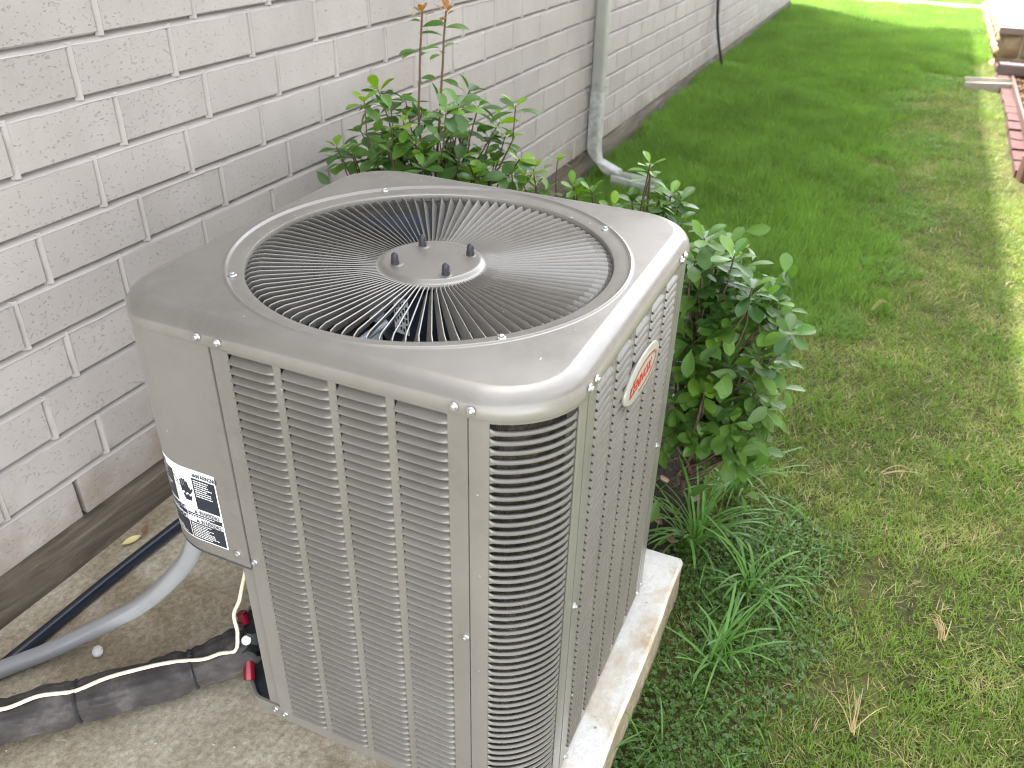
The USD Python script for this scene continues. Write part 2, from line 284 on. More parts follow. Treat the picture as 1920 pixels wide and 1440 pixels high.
def grass_material(name, stops, trans=.3, rough=.5, patch=(.75, 1.25, 2.2), straw=0.):
    return mat(name, {
        'g': ('geometry', {}), 'r': ('rgb_ramp', {'ramp': stops}),
        'n': ('noise_texture', {'scale': patch[2], 'detail': 4.0, 'roughness': .6}), 'mr': ('map_range', {'from_min': .3, 'from_max': .7, 'to_min': patch[0], 'to_max': patch[1]}),
        'dn': ('noise_texture', {'scale': 5.5, 'detail': 5.0, 'roughness': .65}), 'dr': ('rgb_ramp', {'ramp': [(.50, (0, 0, 0)), (.68, (straw, straw, straw))]}), 'sx': ('mix', {'color2': (.40, .315, .15)}),
        'hs': ('hsv', {}), 'tr': ('hsv', {'value': 1.35}),
        'p': ('principled_bsdf', {'roughness': rough, 'specular_ior_level': .35}), 't': ('translucent_bsdf', {}), 'm': ('mix_closure', {'fac': trans})},
        [('g.random_per_island', 'r.fac'), ('g.position', 'n.vector'), ('n.fac', 'mr.value'), ('g.position', 'dn.vector'), ('dn.fac', 'dr.fac'), ('dr.color', 'sx.fac'), ('r.color', 'sx.color1'), ('sx.color', 'hs.color'), ('mr.result', 'hs.value'), ('hs.color', 'p.base_color'), ('hs.color', 'tr.color'), ('tr.color', 't.color'),
         ('p.BSDF', 'm.closure1'), ('t.BSDF', 'm.closure2')], surface='m.closure')
M_lush = grass_material('lush_grass_blade', [(0, (.12, .225, .028)), (.5, (.205, .33, .046)), (.85, (.265, .385, .065)), (1, (.34, .43, .11))], trans=.45)
M_dry = grass_material('short_dry_grass_blade', [(0, (.125, .20, .026)), (.42, (.21, .295, .042)), (.66, (.30, .34, .065)), (.80, (.35, .30, .11)), (.92, (.44, .34, .17)), (1, (.56, .45, .26))], trans=.38, patch=(.72, 1.3, 2.8), straw=.32)
M_weed = grass_material('weed_blade', [(0, (.10, .22, .04)), (.7, (.16, .31, .06)), (.9, (.26, .32, .08)), (1, (.5, .4, .2))])
M_clover = grass_material('ground_cover_leaf', [(0, (.06, .125, .018)), (.6, (.105, .20, .032)), (1, (.16, .25, .055))], trans=.2, rough=.4)
M_straw = grass_material('straw_blade', [(0, (.42, .32, .17)), (1, (.62, .5, .3))])
M_stone = mat('cream_limestone', {'g': ('geometry', {}), 'oi': ('object_info', {}), 'n': ('noise_texture', {'scale': 14., 'detail': 6., 'roughness': .6}),
    'r': ('rgb_ramp', {'ramp': [(.3, (.20, .135, .068)), (.5, (.26, .19, .105)), (.75, (.31, .25, .16))]}), 'tv': ('map_range', {'to_min': .85, 'to_max': 1.1}), 'h': ('hsv', {}),
    'b': ('bump', {'distance': .01, 'strength': .8}), 'p': ('principled_bsdf', {'roughness': .8, 'specular_ior_level': .25})},
    [('g.position', 'n.vector'), ('n.fac', 'r.fac'), ('oi.random', 'tv.value'), ('tv.result', 'h.value'), ('r.color', 'h.color'), ('h.color', 'p.base_color'), ('n.fac', 'b.height'), ('b.normal', 'p.normal')])
M_capstone = simple('pinkish_capstone', (.165, .125, .105), .7, var=(8., .12), bump=(90., .002))
M_stonemortar = simple('stone_mortar', (.42, .34, .23), .85, bump=(120., .003))
M_paver = simple('red_edging', (.055, .015, .013), .8, var=(20., .25), bump=(130., .002))
M_edgewood = simple('brown_edging', (.07, .034, .025), .6, var=(12., .3), bump=(80., .001))
M_brownmetal = simple('brown_downspout_metal', (.07, .045, .042), .4, var=(6., .15))
M_splash = simple('pale_plastic_splash', (.27, .235, .18), .6, var=(10., .15))
M_splashgrey = simple('grey_concrete_splash', (.30, .30, .27), .8, var=(16., .25), bump=(90., .003))
M_side = simple('pale_pavement', (.60, .57, .52), .85, var=(5., .08), bump=(120., .001))
M_soffit = simple('soffit_paint', (.55, .52, .47), .6)
M_roof = simple('asphalt_shingle', (.09, .08, .07), .9, var=(30., .35), bump=(200., .003))
M_pebble = simple('white_pebble', (.66, .64, .60), .55, var=(60., .1))
M_leaf_yel = simple('fallen_yellow_leaf', (.62, .52, .22), .6, var=(40., .2))
M_leaf_rust = simple('fallen_rust_leaf', (.17, .075, .035), .6, var=(40., .3))
M_leaf_tan = simple('fallen_tan_leaf', (.17, .11, .06), .7, var=(40., .3))

# ------------------------------------------------------------------ ground
def lawn_z(x, y):
    x = np.asarray(x, float); y = np.asarray(y, float)
    z = -0.115 + 0.132*sstep(1.0, 5.8, x) + 0.012*sstep(6.0, 9.5, x)
    z = z + 0.012*sstep(1.3, 2.4, x)*sstep(0.1, 0.8, y)*(1 - sstep(4, 7, x))
    und = (meshkit.fbm(np.stack([x*1.7, y*1.7, 0*x + 3.3], -1), 3, 5) - .5)
    w = sstep(.35, .9, np.maximum(x, -y + 0.0*x - .1))
    return z + und*0.035*np.clip(w, .2, 1)*(1 - sstep(15, 25, np.abs(x)))
xs = np.r_[-150, -80, -40, -20, -10, -6, np.arange(-4, 14.01, .08), 16, 20, 26, 40, 80, 150]
ys = np.r_[-150, -80, -40, -20, -12, -8, -5, np.arange(-3.2, 1.61, .08), 3, 6, 12, 30, 80, 150]
X, Y = np.meshgrid(xs, ys, indexing='ij')
struct('ground', MB().grid(np.stack([X, Y, lawn_z(X, Y) - .006], -1)), M_soil, True)

# concrete slab the unit stands on (runs to the house and behind the camera)
rng = np.random.default_rng(11)
def wobble_edge(p0, p1, n, a):
    t = np.linspace(0, 1, n)[:, None]; P = np.array(p0) + t*(np.array(p1) - np.array(p0))
    nv = np.array([-(p1[1]-p0[1]), p1[0]-p0[0]]); nv = nv/np.linalg.norm(nv)
    return P + nv*(a*(meshkit.noise(np.stack([t[:, 0]*n*.6, 0*t[:, 0] + p0[0], 0*t[:, 0]], -1), 3)[:, None] - .5))
edge = np.vstack([[[-5, .80]], [[-5, -.404]], wobble_edge((-3, -.404), (.358, -.4045), 60, .006), wobble_edge((.365, -.398), (.365, .80), 22, .006)])
pgon = Polygon(edge)
sl = MB(); inner = pgon.buffer(-.006)
top = trimesh.creation.extrude_polygon(inner, .001, engine='earcut')
ring_o = np.array(pgon.exterior.coords)[:-1]; 
def loft(mb, ring, levels):
    """levels: list of (inset, z)"""
    R = Polygon(ring); L = []
    nn = 220
    for ins, z in levels:
        q = R.buffer(-ins, join_style=2).exterior if ins else R.exterior
        L.append([(*q.interpolate(k/nn, normalized=True).coords[0], z) for k in range(nn)])
    return np.array(L)
sl.add(*(lambda t: (t.vertices + [0, 0, -.001], t.faces))(top))
o = np.array(pgon.exterior.coords)[:-1]
cen = o.mean(0)
def off(ins):   # offset along vertex normals
    n = len(o); a = np.roll(o, 1, 0); b = np.roll(o, -1, 0); t = b - a; nv = np.stack([t[:, 1], -t[:, 0]], 1); nv /= np.linalg.norm(nv, axis=1, keepdims=True)
    s = 1 if Polygon(o).exterior.is_ccw else -1
    return o - s*nv*ins
L = np.stack([np.c_[off(i), np.full(len(o), z)] for i, z in ((.007, .0), (.002, -.003), (0, -.009), (.002, -.05), (0.0, -.10), (0, -.30))])
L = np.concatenate([L, L[:, :1]], 1)
sl.grid(L)
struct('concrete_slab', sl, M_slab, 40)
# soil of the planting bed between the slab, the house and the lawn
bx_ = np.arange(.33, 1.75, .05); by_ = np.arange(-.46, .81, .045)
BX, BY = np.meshgrid(bx_, by_, indexing='ij')
bz = lawn_z(BX, BY) + .022 + .03*(meshkit.fbm(np.stack([BX*14, BY*14, 0*BX], -1), 3, 9) - .5)
lim = sstep(1.35, 1.75, BX) + sstep(-.33, -.42, BY); bz -= .08*np.clip(lim, 0, 1) 
tag(obj('planting_bed', MB().grid(np.stack([BX, BY, bz], -1)), M_bedsoil, None, True), None, None, None, 'structure')

# ------------------------------------------------------------------ house
KY = -.0036; WY = .7815
house = thing('brick_house', 'painted brick house wall in pale taupe running along the left side of the lawn', 'house', (0, WY, 0), math.degrees(math.atan(KY)))
BL, CH = .2445, .1021            # brick module, course height
ZB = .0916
X0, X1 = -4.2, 9.65
BED, HEAD = .0135, .0110
phase = {0: .0855, 1: .175, 2: .0755, 3: .158, 4: .078, 5: .161, 6: .0755, 7: .157, 8: .080, 9: .158}
NC = 25
def course_z(i): return ZB + i*CH if i else ZB
def face_pt(u, z, d): return np.array([u, -d, z])
def brick_mesh(u0, u1, z0, z1, r):
    b = .0022; g = lambda s: r.normal(0, s)
    dp = g(.0006); ru = g(.0012); rz = g(.0015)
    us = [u0 + g(.0006), u0 + b, u1 - b, u1 + g(.0006)]; zs = [z0 + g(.0005), z0 + b, z1 - b, z1 + g(.0005)]
    v, f = [], []
    for k in range(4):
        for j in range(4):
            edge_ = k in (0, 3) or j in (0, 3)
            d = dp + ru*(us[j]-u0)/BL + rz*(zs[k]-z0)/CH - (b if edge_ else 0)
            v.append((us[j], -d, zs[k]))
    for k in range(3):
        for j in range(3):
            a = k*4 + j
            if (k, j) in ((0, 0), (2, 2)): f += [[a, a+1, a+5], [a, a+5, a+4]]
            else: f += [[a, a+1, a+5], [a, a+5, a+4]]
    per = [0, 1, 2, 3, 7, 11, 15, 14, 13, 12, 8, 4]
    n0 = len(v)
    for k in per: v.append((v[k][0], .02, v[k][2]))
    for q in range(12):
        a, c = per[q], per[(q+1) % 12]; f += [[a, n0+q, n0+(q+1) % 12], [a, n0+(q+1) % 12, c]]
    return np.array(v), np.array(f)
r_ = np.random.default_rng(3)
def px_area(u0, u1, z0, z1):
    P = np.array([[u0, 0, z0], [u1, 0, z0], [u1, 0, z1], [u0, 0, z1]]); P[:, 1] = WY + KY*P[:, 0]
    d = P - CAM; zz = d @ FW
    if zz.min() < .1: return 0
    x = 960 + FPX*(d @ RT)/zz; y = 720 - FPX*(d @ UP)/zz
    q = Polygon(np.c_[x, y]).intersection(sbox(0, 0, 1920, 1440))
    return q.area
bricks, joints = [], []
for i in range(NC):
    z0 = ZB if i == 0 else ZB + i*CH - .0 + BED/2 - BED/2*0
    z0 = ZB + i*CH + (BED/2 if i else 0); z1 = ZB + (i+1)*CH - BED/2
    ph = phase.get(i, .158 if i % 2 else .078)
    k0 = math.floor((X0 - ph)/BL); us = [X0] + [ph + k*BL for k in range(k0, 80) if X0 + .04 < ph + k*BL < X1 - .04] + [X1]
    for a, b in zip(us[:-1], us[1:]):
        bricks.append((px_area(a, b, z0, z1), i, a + HEAD/2*(a > X0), b - HEAD/2*(b < X1), z0, z1))
    for u in us[1:-1]: joints.append((u, z0 - BED/2, z1 + BED/2, i))
bricks.sort(key=lambda t: -t[0])
rest = MB()
for n, (ar, i, a, b, z0, z1) in enumerate(bricks):
    v, f = brick_mesh(a, b, z0, z1, r_)
    if n < 300 and ar > 30: obj('brick', (v, f), M_brick, house)
    else: rest.add(v, f)
p = obj('brick_field', rest, M_brick, house); p.SetCustomDataByKey('kind', 'stuff')
mo = MB(); UU = np.arange(X0, X1 + .001, .03)
for i in range(1, NC + 1):
    zc = ZB + i*CH
    n1 = (meshkit.noise(np.stack([UU*30, 0*UU + i, 0*UU], -1), 1) - .5); n2 = (meshkit.noise(np.stack([UU*22, 0*UU + i, 0*UU + 9], -1), 2) - .5)
    rows = [(zc + BED/2 + .003, -.0145), (zc + BED*.25, -.0135), (zc + BED*.02, -.0080), (zc - BED*.25, -.0022), (zc - BED/2 - .0010, -.0004), (zc - BED/2 - .004, -.003)]
    P = np.stack([np.stack([UU, -(d + n1*.0016), np.full_like(UU, z) + n2*.0022], -1) for z, d in rows], 0)
    mo.grid(P)
for (u, z0, z1, i) in joints:
    if i == 0 and -.6 < u < .2: continue                      # open weep joint
    ZZ = np.linspace(z0, z1, 5); n1 = r_.normal(0, .0007, 5)
    rows = [(u - HEAD/2 - .002, -.008), (u - HEAD*.30, -.0060), (u - HEAD*.02, -.0012), (u + HEAD/2 + .0010, .0002), (u + HEAD/2 + .003, -.004)]
    mo.grid(np.stack([np.stack([np.full(5, a) + n1, np.full(5, -d) + n1, ZZ], -1) for a, d in rows], 0), True)
obj('mortar', mo, M_mortar, house, 60)
FU = np.arange(X0, X1 + .001, .06); FZ = np.array([-.35, -.1, -.05, -.02, .0, .02, .04, .06, .08, ZB - .002, ZB + .004])
FUU, FZZ = np.meshgrid(FU, FZ, indexing='ij')
fd = .004 + .010*(meshkit.fbm(np.stack([FUU*5, FZZ*34, 0*FUU], -1), 4, 2) - .5) + .018*np.clip((ZB - FZZ)/.1, 0, 1.2)
fd[:, -1] = -.03
obj('foundation', MB().grid(np.stack([FUU, -fd, FZZ], -1), True), M_found, house, True)
ZT = ZB + NC*CH
obj('wall_core', MB().box((X0, .021, ZB - .3), (X1, 7.5, ZT + .02)), M_mortar, house)
obj('soffit', MB().box((X0 - .4, -.185, ZT + .02), (X1 + .28, 7.9, ZT + .045)), M_soffit, house)
obj('fascia', MB().box((X0 - .42, -.21, ZT - .02), (X1 + .30, -.186, ZT + .17)).box((X1 + .281, -.185, ZT - .02), (X1 + .30, 7.9, ZT + .17)), M_soffit, house)
zr = ZT + .17; ym = 3.7; zp = zr + 2.0
rv = np.array([(X0-.42, -.225, zr), (X1+.32, -.225, zr), (X1+.32, 7.95, zr), (X0-.42, 7.95, zr), (X0+3.6, ym, zp), (X1-3.6, ym, zp)])
obj('roof', (rv, np.array([[0, 1, 5], [0, 5, 4], [1, 2, 5], [2, 3, 4], [2, 4, 5], [3, 0, 4], [0, 2, 1], [0, 3, 2]])), M_roof, house)

# neighbouring house added outside the picture on the right, to block low sky light
M_nb = mat('added_neighbour_brick', {'g': ('geometry', {}), 'm': ('mapping', {'rotation': (math.pi/2, 0, 0)}), 'b': ('brick_texture', {'scale': 1.0, 'brick_width': .21, 'row_height': .075, 'mortar_size': .008, 'color1': (.085, .080, .070), 'color2': (.11, .102, .09), 'mortar': (.14, .13, .12)}),
    'p': ('principled_bsdf', {'roughness': .9})}, [('g.position', 'm.vector'), ('m.vector', 'b.vector'), ('b.color', 'p.base_color')])
nbh = UsdGeom.Xform.Define(stage, '/World/neighbour_house').GetPrim(); tag(nbh, kind='structure')
NY = -3.05
obj('wall', MB().box((-1.2, NY - 8, -.3), (12.5, NY, 2.65)), M_nb, nbh)
obj('eave', MB().box((-1.6, NY - 8.4, 2.66), (12.9, NY + .35, 2.82)), M_soffit, nbh)
obj('roof', (np.array([(-1.65, NY + .4, 2.825), (12.95, NY + .4, 2.825), (12.95, NY - 8.4, 2.825), (-1.65, NY - 8.4, 2.825), (2.4, NY - 4, 4.9), (8.9, NY - 4, 4.9)]), np.array([[0, 5, 1], [0, 4, 5], [1, 5, 2], [2, 5, 4], [2, 4, 3], [3, 4, 0]])), M_roof, nbh)

# downspout on the wall
def wall_y(x): return WY + KY*x
ds = thing('downspout', 'grey green rectangular downspout on the brick wall with ribbed kick-out elbow', 'downspout', (2.955, wall_y(2.95), 0), math.degrees(math.atan(KY)))
def rect_sweep(path, ang, w, d, rib=None, r=.012):
    """rounded rect section; local x = along wall (w), other axis d swings in the y-z plane by ang from horizontal outward"""
    sec = np.array(sbox(-w/2 + r, -d/2 + r, w/2 - r, d/2 - r).buffer(r, quad_segs=3).exterior.coords)[:-1]
    P = []
    for k, ((y, z), a) in enumerate(zip(path, ang)):
        s = 1 + (0 if rib is None else rib[k])
        ax = np.array([0, -math.cos(a), math.sin(a)])
        P.append(np.array([0, y, z]) + sec[:, :1]*s*np.array([1., 0, 0]) + sec[:, 1:]*s*ax)
    P = np.array(P); return np.concatenate([P, P[:, :1]], 1)
W_, D_ = .078, .056
yc = -(.012 + D_/2)
obj('pipe', MB().grid(rect_sweep([(yc, .30), (yc, 2.62)], [0, 0], W_, D_), True), M_down, ds, 30)
elb = [(yc, .392), (yc, .34), (yc, .16)]; an = [0, 0, 0]; rb = [.03, .03, .0]
R_ = .105; c_ = (yc - R_, .115)
elb.append((yc, .115)); an.append(0); rb.append(0)
N = 18
for k in range(1, N + 1):
    a = k/N*math.radians(68); elb.append((c_[0] + R_*math.cos(a), c_[1] - R_*math.sin(a))); an.append(-a); rb.append(.035*(k % 2))
a = math.radians(68); e0 = elb[-1]
for q in (.01, .10): elb.append((e0[0] - q*math.sin(a), e0[1] - q*math.cos(a))); an.append(-a); rb.append(0)
obj('elbow', MB().grid(rect_sweep(elb, an, W_ + .003, D_ + .003, rb), True).grid(rect_sweep(elb[-3:], an[-3:], W_ - .002, D_ - .002)), M_alubare, ds, 30)
obj('strap', MB().grid(rect_sweep([(yc, .388), (yc, .396)], [0, 0], W_ + .009, D_ + .009), True).box((-.06, -.006, .386), (.06, -.001, .400)), M_down, ds, 30)
obj('screw', MB().lathe([(0, .003), (.004, .003), (.0055, 0)], 8).xf(Rot.from_euler('y', 90, degrees=True).as_matrix()*1.0, (-W_/2 - .003, yc + .0, .42)), M_zinc, ds)
sb = MB()
P = []
for k, y in enumerate(np.linspace(.60, .37, 7)):
    w = .042 + .018*k/6
    P.append([(2.90 + s*w, y, float(lawn_z(2.9, y)) + .045 - .012*k/6 + hh) for s, hh in ((-1.15, -.06), (-1.15, .02), (-.95, .025), (-.8, 0), (0, -.006), (.8, 0), (.95, .025), (1.15, .02), (1.15, -.06))])
sb.grid(np.array(P), True)
tag(obj('splash_block', sb, M_splashgrey, None, 40), 'grey concrete splash trough below the downspout elbow in the grass', 'splash block')

# thin black cable that hangs down the far wall into the grass
cp = spline([(5.62, wall_y(5.6) - .012, 2.55), (5.60, wall_y(5.6) - .014, 1.2), (5.59, wall_y(5.6) - .015, .75), (5.60, wall_y(5.6) - .02, .45), (5.66, wall_y(5.6) - .05, .22), (5.69, .65, .0)], 26)
tag(obj('wall_cable', MB().tube(cp, .011, 8), M_rubber, None, True), 'black cable hanging down the far brick wall into the grass', 'cable')

# ------------------------------------------------------------------ the condensing unit
H_ = .343
ac = thing('air_conditioner', 'taupe louvred outdoor air conditioner unit on the concrete slab beside the wall', 'air conditioner')
ZTOP = .787
def rsq(h, r, n=10):
    P = []
    for sx, sy, a0 in ((1, 1, 0), (-1, 1, 90), (-1, -1, 180), (1, -1, 270)):
        for t in np.linspace(0, 90, n):
            a = math.radians(a0 + t); P.append((sx*(h - r) + r*math.cos(a), sy*(h - r) + r*math.sin(a)))
    return np.array(P)
cap = MB()
RO = .3105
HC = H_ + .0025
lev = [(.030, ZTOP), (.024, ZTOP - .0006), (.017, ZTOP - .003), (.009, ZTOP - .0075), (.003, ZTOP - .0145), (.0005, ZTOP - .022), (0, ZTOP - .0265), (.0, ZTOP - .0300), (.0008, ZTOP - .0318), (.004, ZTOP - .0322)]
outl = [np.c_[rsq(HC - i, max(.1115 - i, .02)), np.full(40, z)] for i, z in lev]
# dense outline for a smooth flat-to-bead junction
Lr = np.array(outl); Lr = np.concatenate([Lr, Lr[:, :1]], 1); cap.grid(Lr, True)
nR = 160; th = np.arange(nR)/nR*2*np.pi
tp = Polygon(outl[0][:, :2], [np.c_[RO*np.cos(th), RO*np.sin(th)]])
v2, f2 = trimesh.creation.triangulate_polygon(tp, engine='earcut'); cap.add(np.c_[v2, np.full(len(v2), ZTOP)], f2)
cap.lathe([(RO, ZTOP), (.3085, ZTOP + .0003), (.3070, ZTOP + .0018), (.3055, ZTOP + .0022), (.3040, ZTOP + .0015), (.3025, ZTOP - .0006), (.3005, ZTOP - .0018), (.2955, ZTOP - .0024), (.2890, ZTOP - .0034), (.2830, ZTOP - .0046), (.2805, ZTOP - .0056), (.2795, ZTOP - .0075), (.2795, ZTOP - .020)][::-1], nR)
obj('top_cap', cap, M_enamel, ac, 35)
grille = MB().lathe([(.2785, ZTOP - .018), (.2795, ZTOP - .019), (.2795, ZTOP - .040), (.283, ZTOP - .040), (.283, ZTOP - .012)], 160)
gp = obj('fan_grille', grille, M_enamel, ac, 35)
NV = 100; RH, RV = .084, .2798
for k in range(NV):
    a = 2*np.pi*k/NV
    er, et = np.array([math.cos(a), math.sin(a), 0]), np.array([-math.sin(a), math.cos(a), 0])
    rr = np.array([RH, RH + .02, RH + .08, RV - .022, RV - .008, RV])
    ztop = ZTOP - .0065 - np.array([.0128, .0122, .0080, .0012, .0024, .007])
    dep = np.array([.0068, .0085, .0120, .0158, .0155, .0110]); tl = np.radians([26, 26, 26, 26, 26, 24])
    curl = np.array([0.0015, 0, 0, 0, .0012, .0045])
    t_ = .0007
    T = rr[:, None]*er + curl[:, None]*et + np.c_[0*rr, 0*rr, ztop]
    # top edge leans back (counter-clockwise), bottom leads clockwise
    B = T - (dep*np.sin(tl))[:, None]*et - np.c_[0*rr, 0*rr, dep*np.cos(tl)]
    nrm = -et*math.cos(math.radians(26)) + np.array([0, 0, math.sin(math.radians(26))])
    sec = [T - nrm*t_, T + nrm*t_ + [0, 0, .0002], B + nrm*t_, B - nrm*t_]
    Q = np.stack(sec + sec[:1], 0)
    obj('vane', MB().grid(Q, True), M_enamel, gp)
ZH = ZTOP - .0128
hub = MB().lathe([(0, ZH - .0012), (.060, ZH - .0010), (.0700, ZH - .0008), (.0735, ZH - .0006), (.0765, ZH - .0014), (.0790, ZH - .0042), (.0815, ZH - .0058), (.084, ZH - .0064), (.0868, ZH - .0068), (.0876, ZH - .0085), (.0872, ZH - .012), (0, ZH - .012)][::-1], 96)
hb = obj('hub_plate', hub, M_enamel, ac, 40)
NUTS = ((-.0415, .0415), (.041, .040), (.041, -.0455), (-.042, -.0465))
for (x, y) in NUTS:
    z = ZH - .0012
    obj('dimple', MB().lathe([(.0, z + .0003), (.0060, z + .0012), (.0085, z + .0010), (.0115, z + .0001)][::-1], 20, (x*.97, y*.97, 0)), M_enamel, hb, True)
    obj('acorn_nut', MB().lathe([(0, z + .0195), (.0026, z + .019), (.0045, z + .0172), (.0056, z + .014), (.0056, z + .008), (.0065, z + .0075), (.0065, z + .001), (.0065, z)][::-1], 12, (x, y, 0)), M_nut, ac, 40)
# motor, fan blades, venturi ring and inside
obj('fan_shroud', MB().lathe([(.281, ZTOP - .04), (.279, .70), (.286, .66), (.30, .64), (.30, .60)][::-1], 96).lathe([(.283, ZTOP - .04), (.283, .70), (.31, .64)], 96), M_shroud, ac, 35)
mt = obj('fan_motor', MB().lathe([(0, .757), (.035, .757), (.062, .754), (.074, .748), (.079, .740), (.079, .672), (.084, .669), (.084, .655), (.079, .651), (.05, .642), (0, .640)][::-1], 64), M_motor, ac, 35)
for (x, y) in NUTS: obj('motor_stud', MB().tube([(x, y, .74), (x, y, ZH - .011)], .003, 6), M_zinc, ac)
rim_ = MB()
a0, a1 = math.radians(160), math.radians(181)
lp = []
for a in np.linspace(a0, a1, 9): lp.append([(.0798*math.cos(a), .0798*math.sin(a), z) for z in (.677, .69, .72, .738)])
obj('motor_label', MB().grid(np.array(lp)), M_white, mt, True)
for a in np.linspace(a0 + .05, a1 - .05, 5):
    for k in range(4):
        z = .684 + .013*k + .004*math.sin(a*37 + k)
        lw = .006
        obj('label_print', MB().grid(np.array([[(.0801*math.cos(a + s), .0801*math.sin(a + s), z + h) for h in (0, lw)] for s in (-.022, .022)])), M_black, mt)
for k in range(3):
    a = 2*np.pi*k/3 + 2.55
    P = []
    for r in np.linspace(.085, .268, 7):
        w = .30 + .24*(r - .085)/.18
        P.append([(r*math.cos(a + t*w*1.25), r*math.sin(a + t*w*1.25), 0.612 - t*.040 + .008*(1 - t*t)) for t in np.linspace(-1, 1, 7)])
    obj('fan_blade', MB().grid(np.array(P)).grid(np.array(P) - [0, 0, .0015], True), M_alu, ac, True)
for a in (2.72, 2.9): pass
obj('motor_conduit', MB().tube(spline([(-.06, .05, .680), (-.12, .075, .660), (-.19, .075, .655), (-.285, .06, .665)], 14), .0065, 8), M_alu, ac, True)
RB0 = .109
# coil block (notched at the service corner)
no = Polygon(rsq(.316, .085)).difference(sbox(-.5, .112, -.075, .5))
ci = no.difference(Polygon(rsq(.29, .07)).difference(sbox(-.5, .09, -.05, .5)))
obj('coil', MB().poly(ci, .03, .742), M_coil, ac)
obj('coil_floor', MB().poly(no, .022, .0285), M_dark, ac)
# base pan with rim
pan = MB()
pl = [(0.001, .0), (0, .004), (0, .030), (.004, .031), (.006, .030), (.006, .010)]
pan_pg = Polygon(rsq(H_ - .0015, RB0 - .0015)).difference(Polygon([(-.5, .1935), (-.343, .1935), (-.343 + .118, .343), (-.225, .5), (-.5, .5)]))
pan_pg = pan_pg.buffer(-.022, quad_segs=6).buffer(.022, quad_segs=6)
def ring_of(pg, n=220): return np.array([pg.exterior.interpolate(k/n, normalized=True).coords[0] for k in range(n)])
rg0 = ring_of(pan_pg); tt = np.roll(rg0, -1, 0) - np.roll(rg0, 1, 0); tt /= np.linalg.norm(tt, axis=1, keepdims=True); nn0 = np.stack([tt[:, 1], -tt[:, 0]], 1)*(1 if pan_pg.exterior.is_ccw else -1)
Lp = np.array([np.c_[rg0 - nn0*i, np.full(len(rg0), z)] for i, z in pl]); Lp = np.concatenate([Lp, Lp[:, :1]], 1); pan.grid(Lp, pan_pg.exterior.is_ccw)
obj('base_pan_rim', pan, M_enamel, ac, 30)
fl = pan_pg.buffer(-.0055); v2, f2 = trimesh.creation.triangulate_polygon(fl, engine='earcut')
obj('base_pan', (np.c_[v2, np.full(len(v2), .0105)], f2), M_pan, ac)
# louvred panels.  local frame: u runs to the right as seen from outside, z up, d outwards
def front_T(u, z, d): return np.stack([-H_ - d, -u, z], -1)
def side_T(u, z, d): return np.stack([u, -H_ - d, z], -1)
PZ0, PZ1 = .006, ZTOP - .028
NL = 52; LZ1 = .7505; LP = .01385
def strip(mb, T, u0, u1, z0, z1, th=.0014, d0=0):
    c = np.array([[u, z, d] for u in (u0, u1) for z in (z0, z1) for d in (d0 - th, d0)])
    t = trimesh.creation.box(bounds=[[0, 0, 0], [1, 1, 1]])
    v = np.array([[(u0, u1)[int(round(a))], (z0, z1)[int(round(b))], (d0 - th, d0)[int(round(c_))]] for a, b, c_ in t.vertices])
    P = T(v[:, 0], v[:, 1], v[:, 2]); f = t.faces
    n = np.cross(P[f[0][1]] - P[f[0][0]], P[f[0][2]] - P[f[0][0]])
    if n @ (P[f[0]].mean(0) - P.mean(0)) < 0: f = f[:, ::-1]
    mb.add(P, f)
def panel_frame(T, u0, u1, cols):
    mb = MB(); zt, zb = LZ1 + .0015, LZ1 - NL*LP - .001
    strip(mb, T, u0, u1, zt, PZ1); strip(mb, T, u0, u1, PZ0, zb)
    e = [u0] + [x for c in cols for x in c] + [u1]
    for a, b in zip(e[0::2], e[1::2]): strip(mb, T, a, b, zb, zt)
    # returned side flanges
    for u in (u0, u1):
        s = 1 if u == u0 else -1
        strip(mb, T, min(u, u + s*.0014), max(u, u + s*.0014), PZ0, PZ1, .028, -.0014)
    return mb
def louvre(T, ul, ur, i, flip=False):
    zt = LZ1 - i*LP
    us = np.array([ul + .0004, ul + .002, (ul + ur)/2, ur - .012, ur - .006, ur - .002, ur]); k = np.array([1, 1, 1, 1, .75, .22, .0])
    prof = [(-.0004, -.0115), (-.0030, -.0085), (-.0068, -.0036), (-.0098, .0008), (-.0117, .0031), (-.0129, .0035), (-.0137, .0018), (-.0137, -.0040)]
    P = []
    for dz, d in prof:
        zz = zt + dz*1.0 + 0*us
        dd = d*k + (1 - k)*(-.0004)
        P.append(T(us, zz, dd))
    P = np.array(P)
    return MB().grid(P, flip)
ft = front_T; 
u_cols = [(-.112, -.0405), (-.029, .0425), (.054, .1255), (.137, .2085)]
fp = obj('front_panel', panel_frame(ft, -.1395, .2345, u_cols), M_enamel, ac)
for (a, b) in u_cols:
    for i in range(NL): obj('louvre', louvre(ft, a, b, i), M_enamel, fp, 50)
s_cols = [(-.2005 + k*.0805, -.2005 + k*.0805 + .0715) for k in range(5)]
sp = obj('side_panel', panel_frame(side_T, -.2315, .2105, s_cols), M_enamel, ac)
left_ = MB(); cnt = 0
for ci_, (a, b) in enumerate(s_cols):
    for i in range(NL):
        Lm = louvre(side_T, a, b, i)
        if cnt < 92: obj('louvre', Lm, M_enamel, sp, 50); cnt += 1
        else: left_.add(*Lm.mesh())
p = obj('louvre_field', left_, M_enamel, sp, 50); p.SetCustomDataByKey('kind', 'stuff')
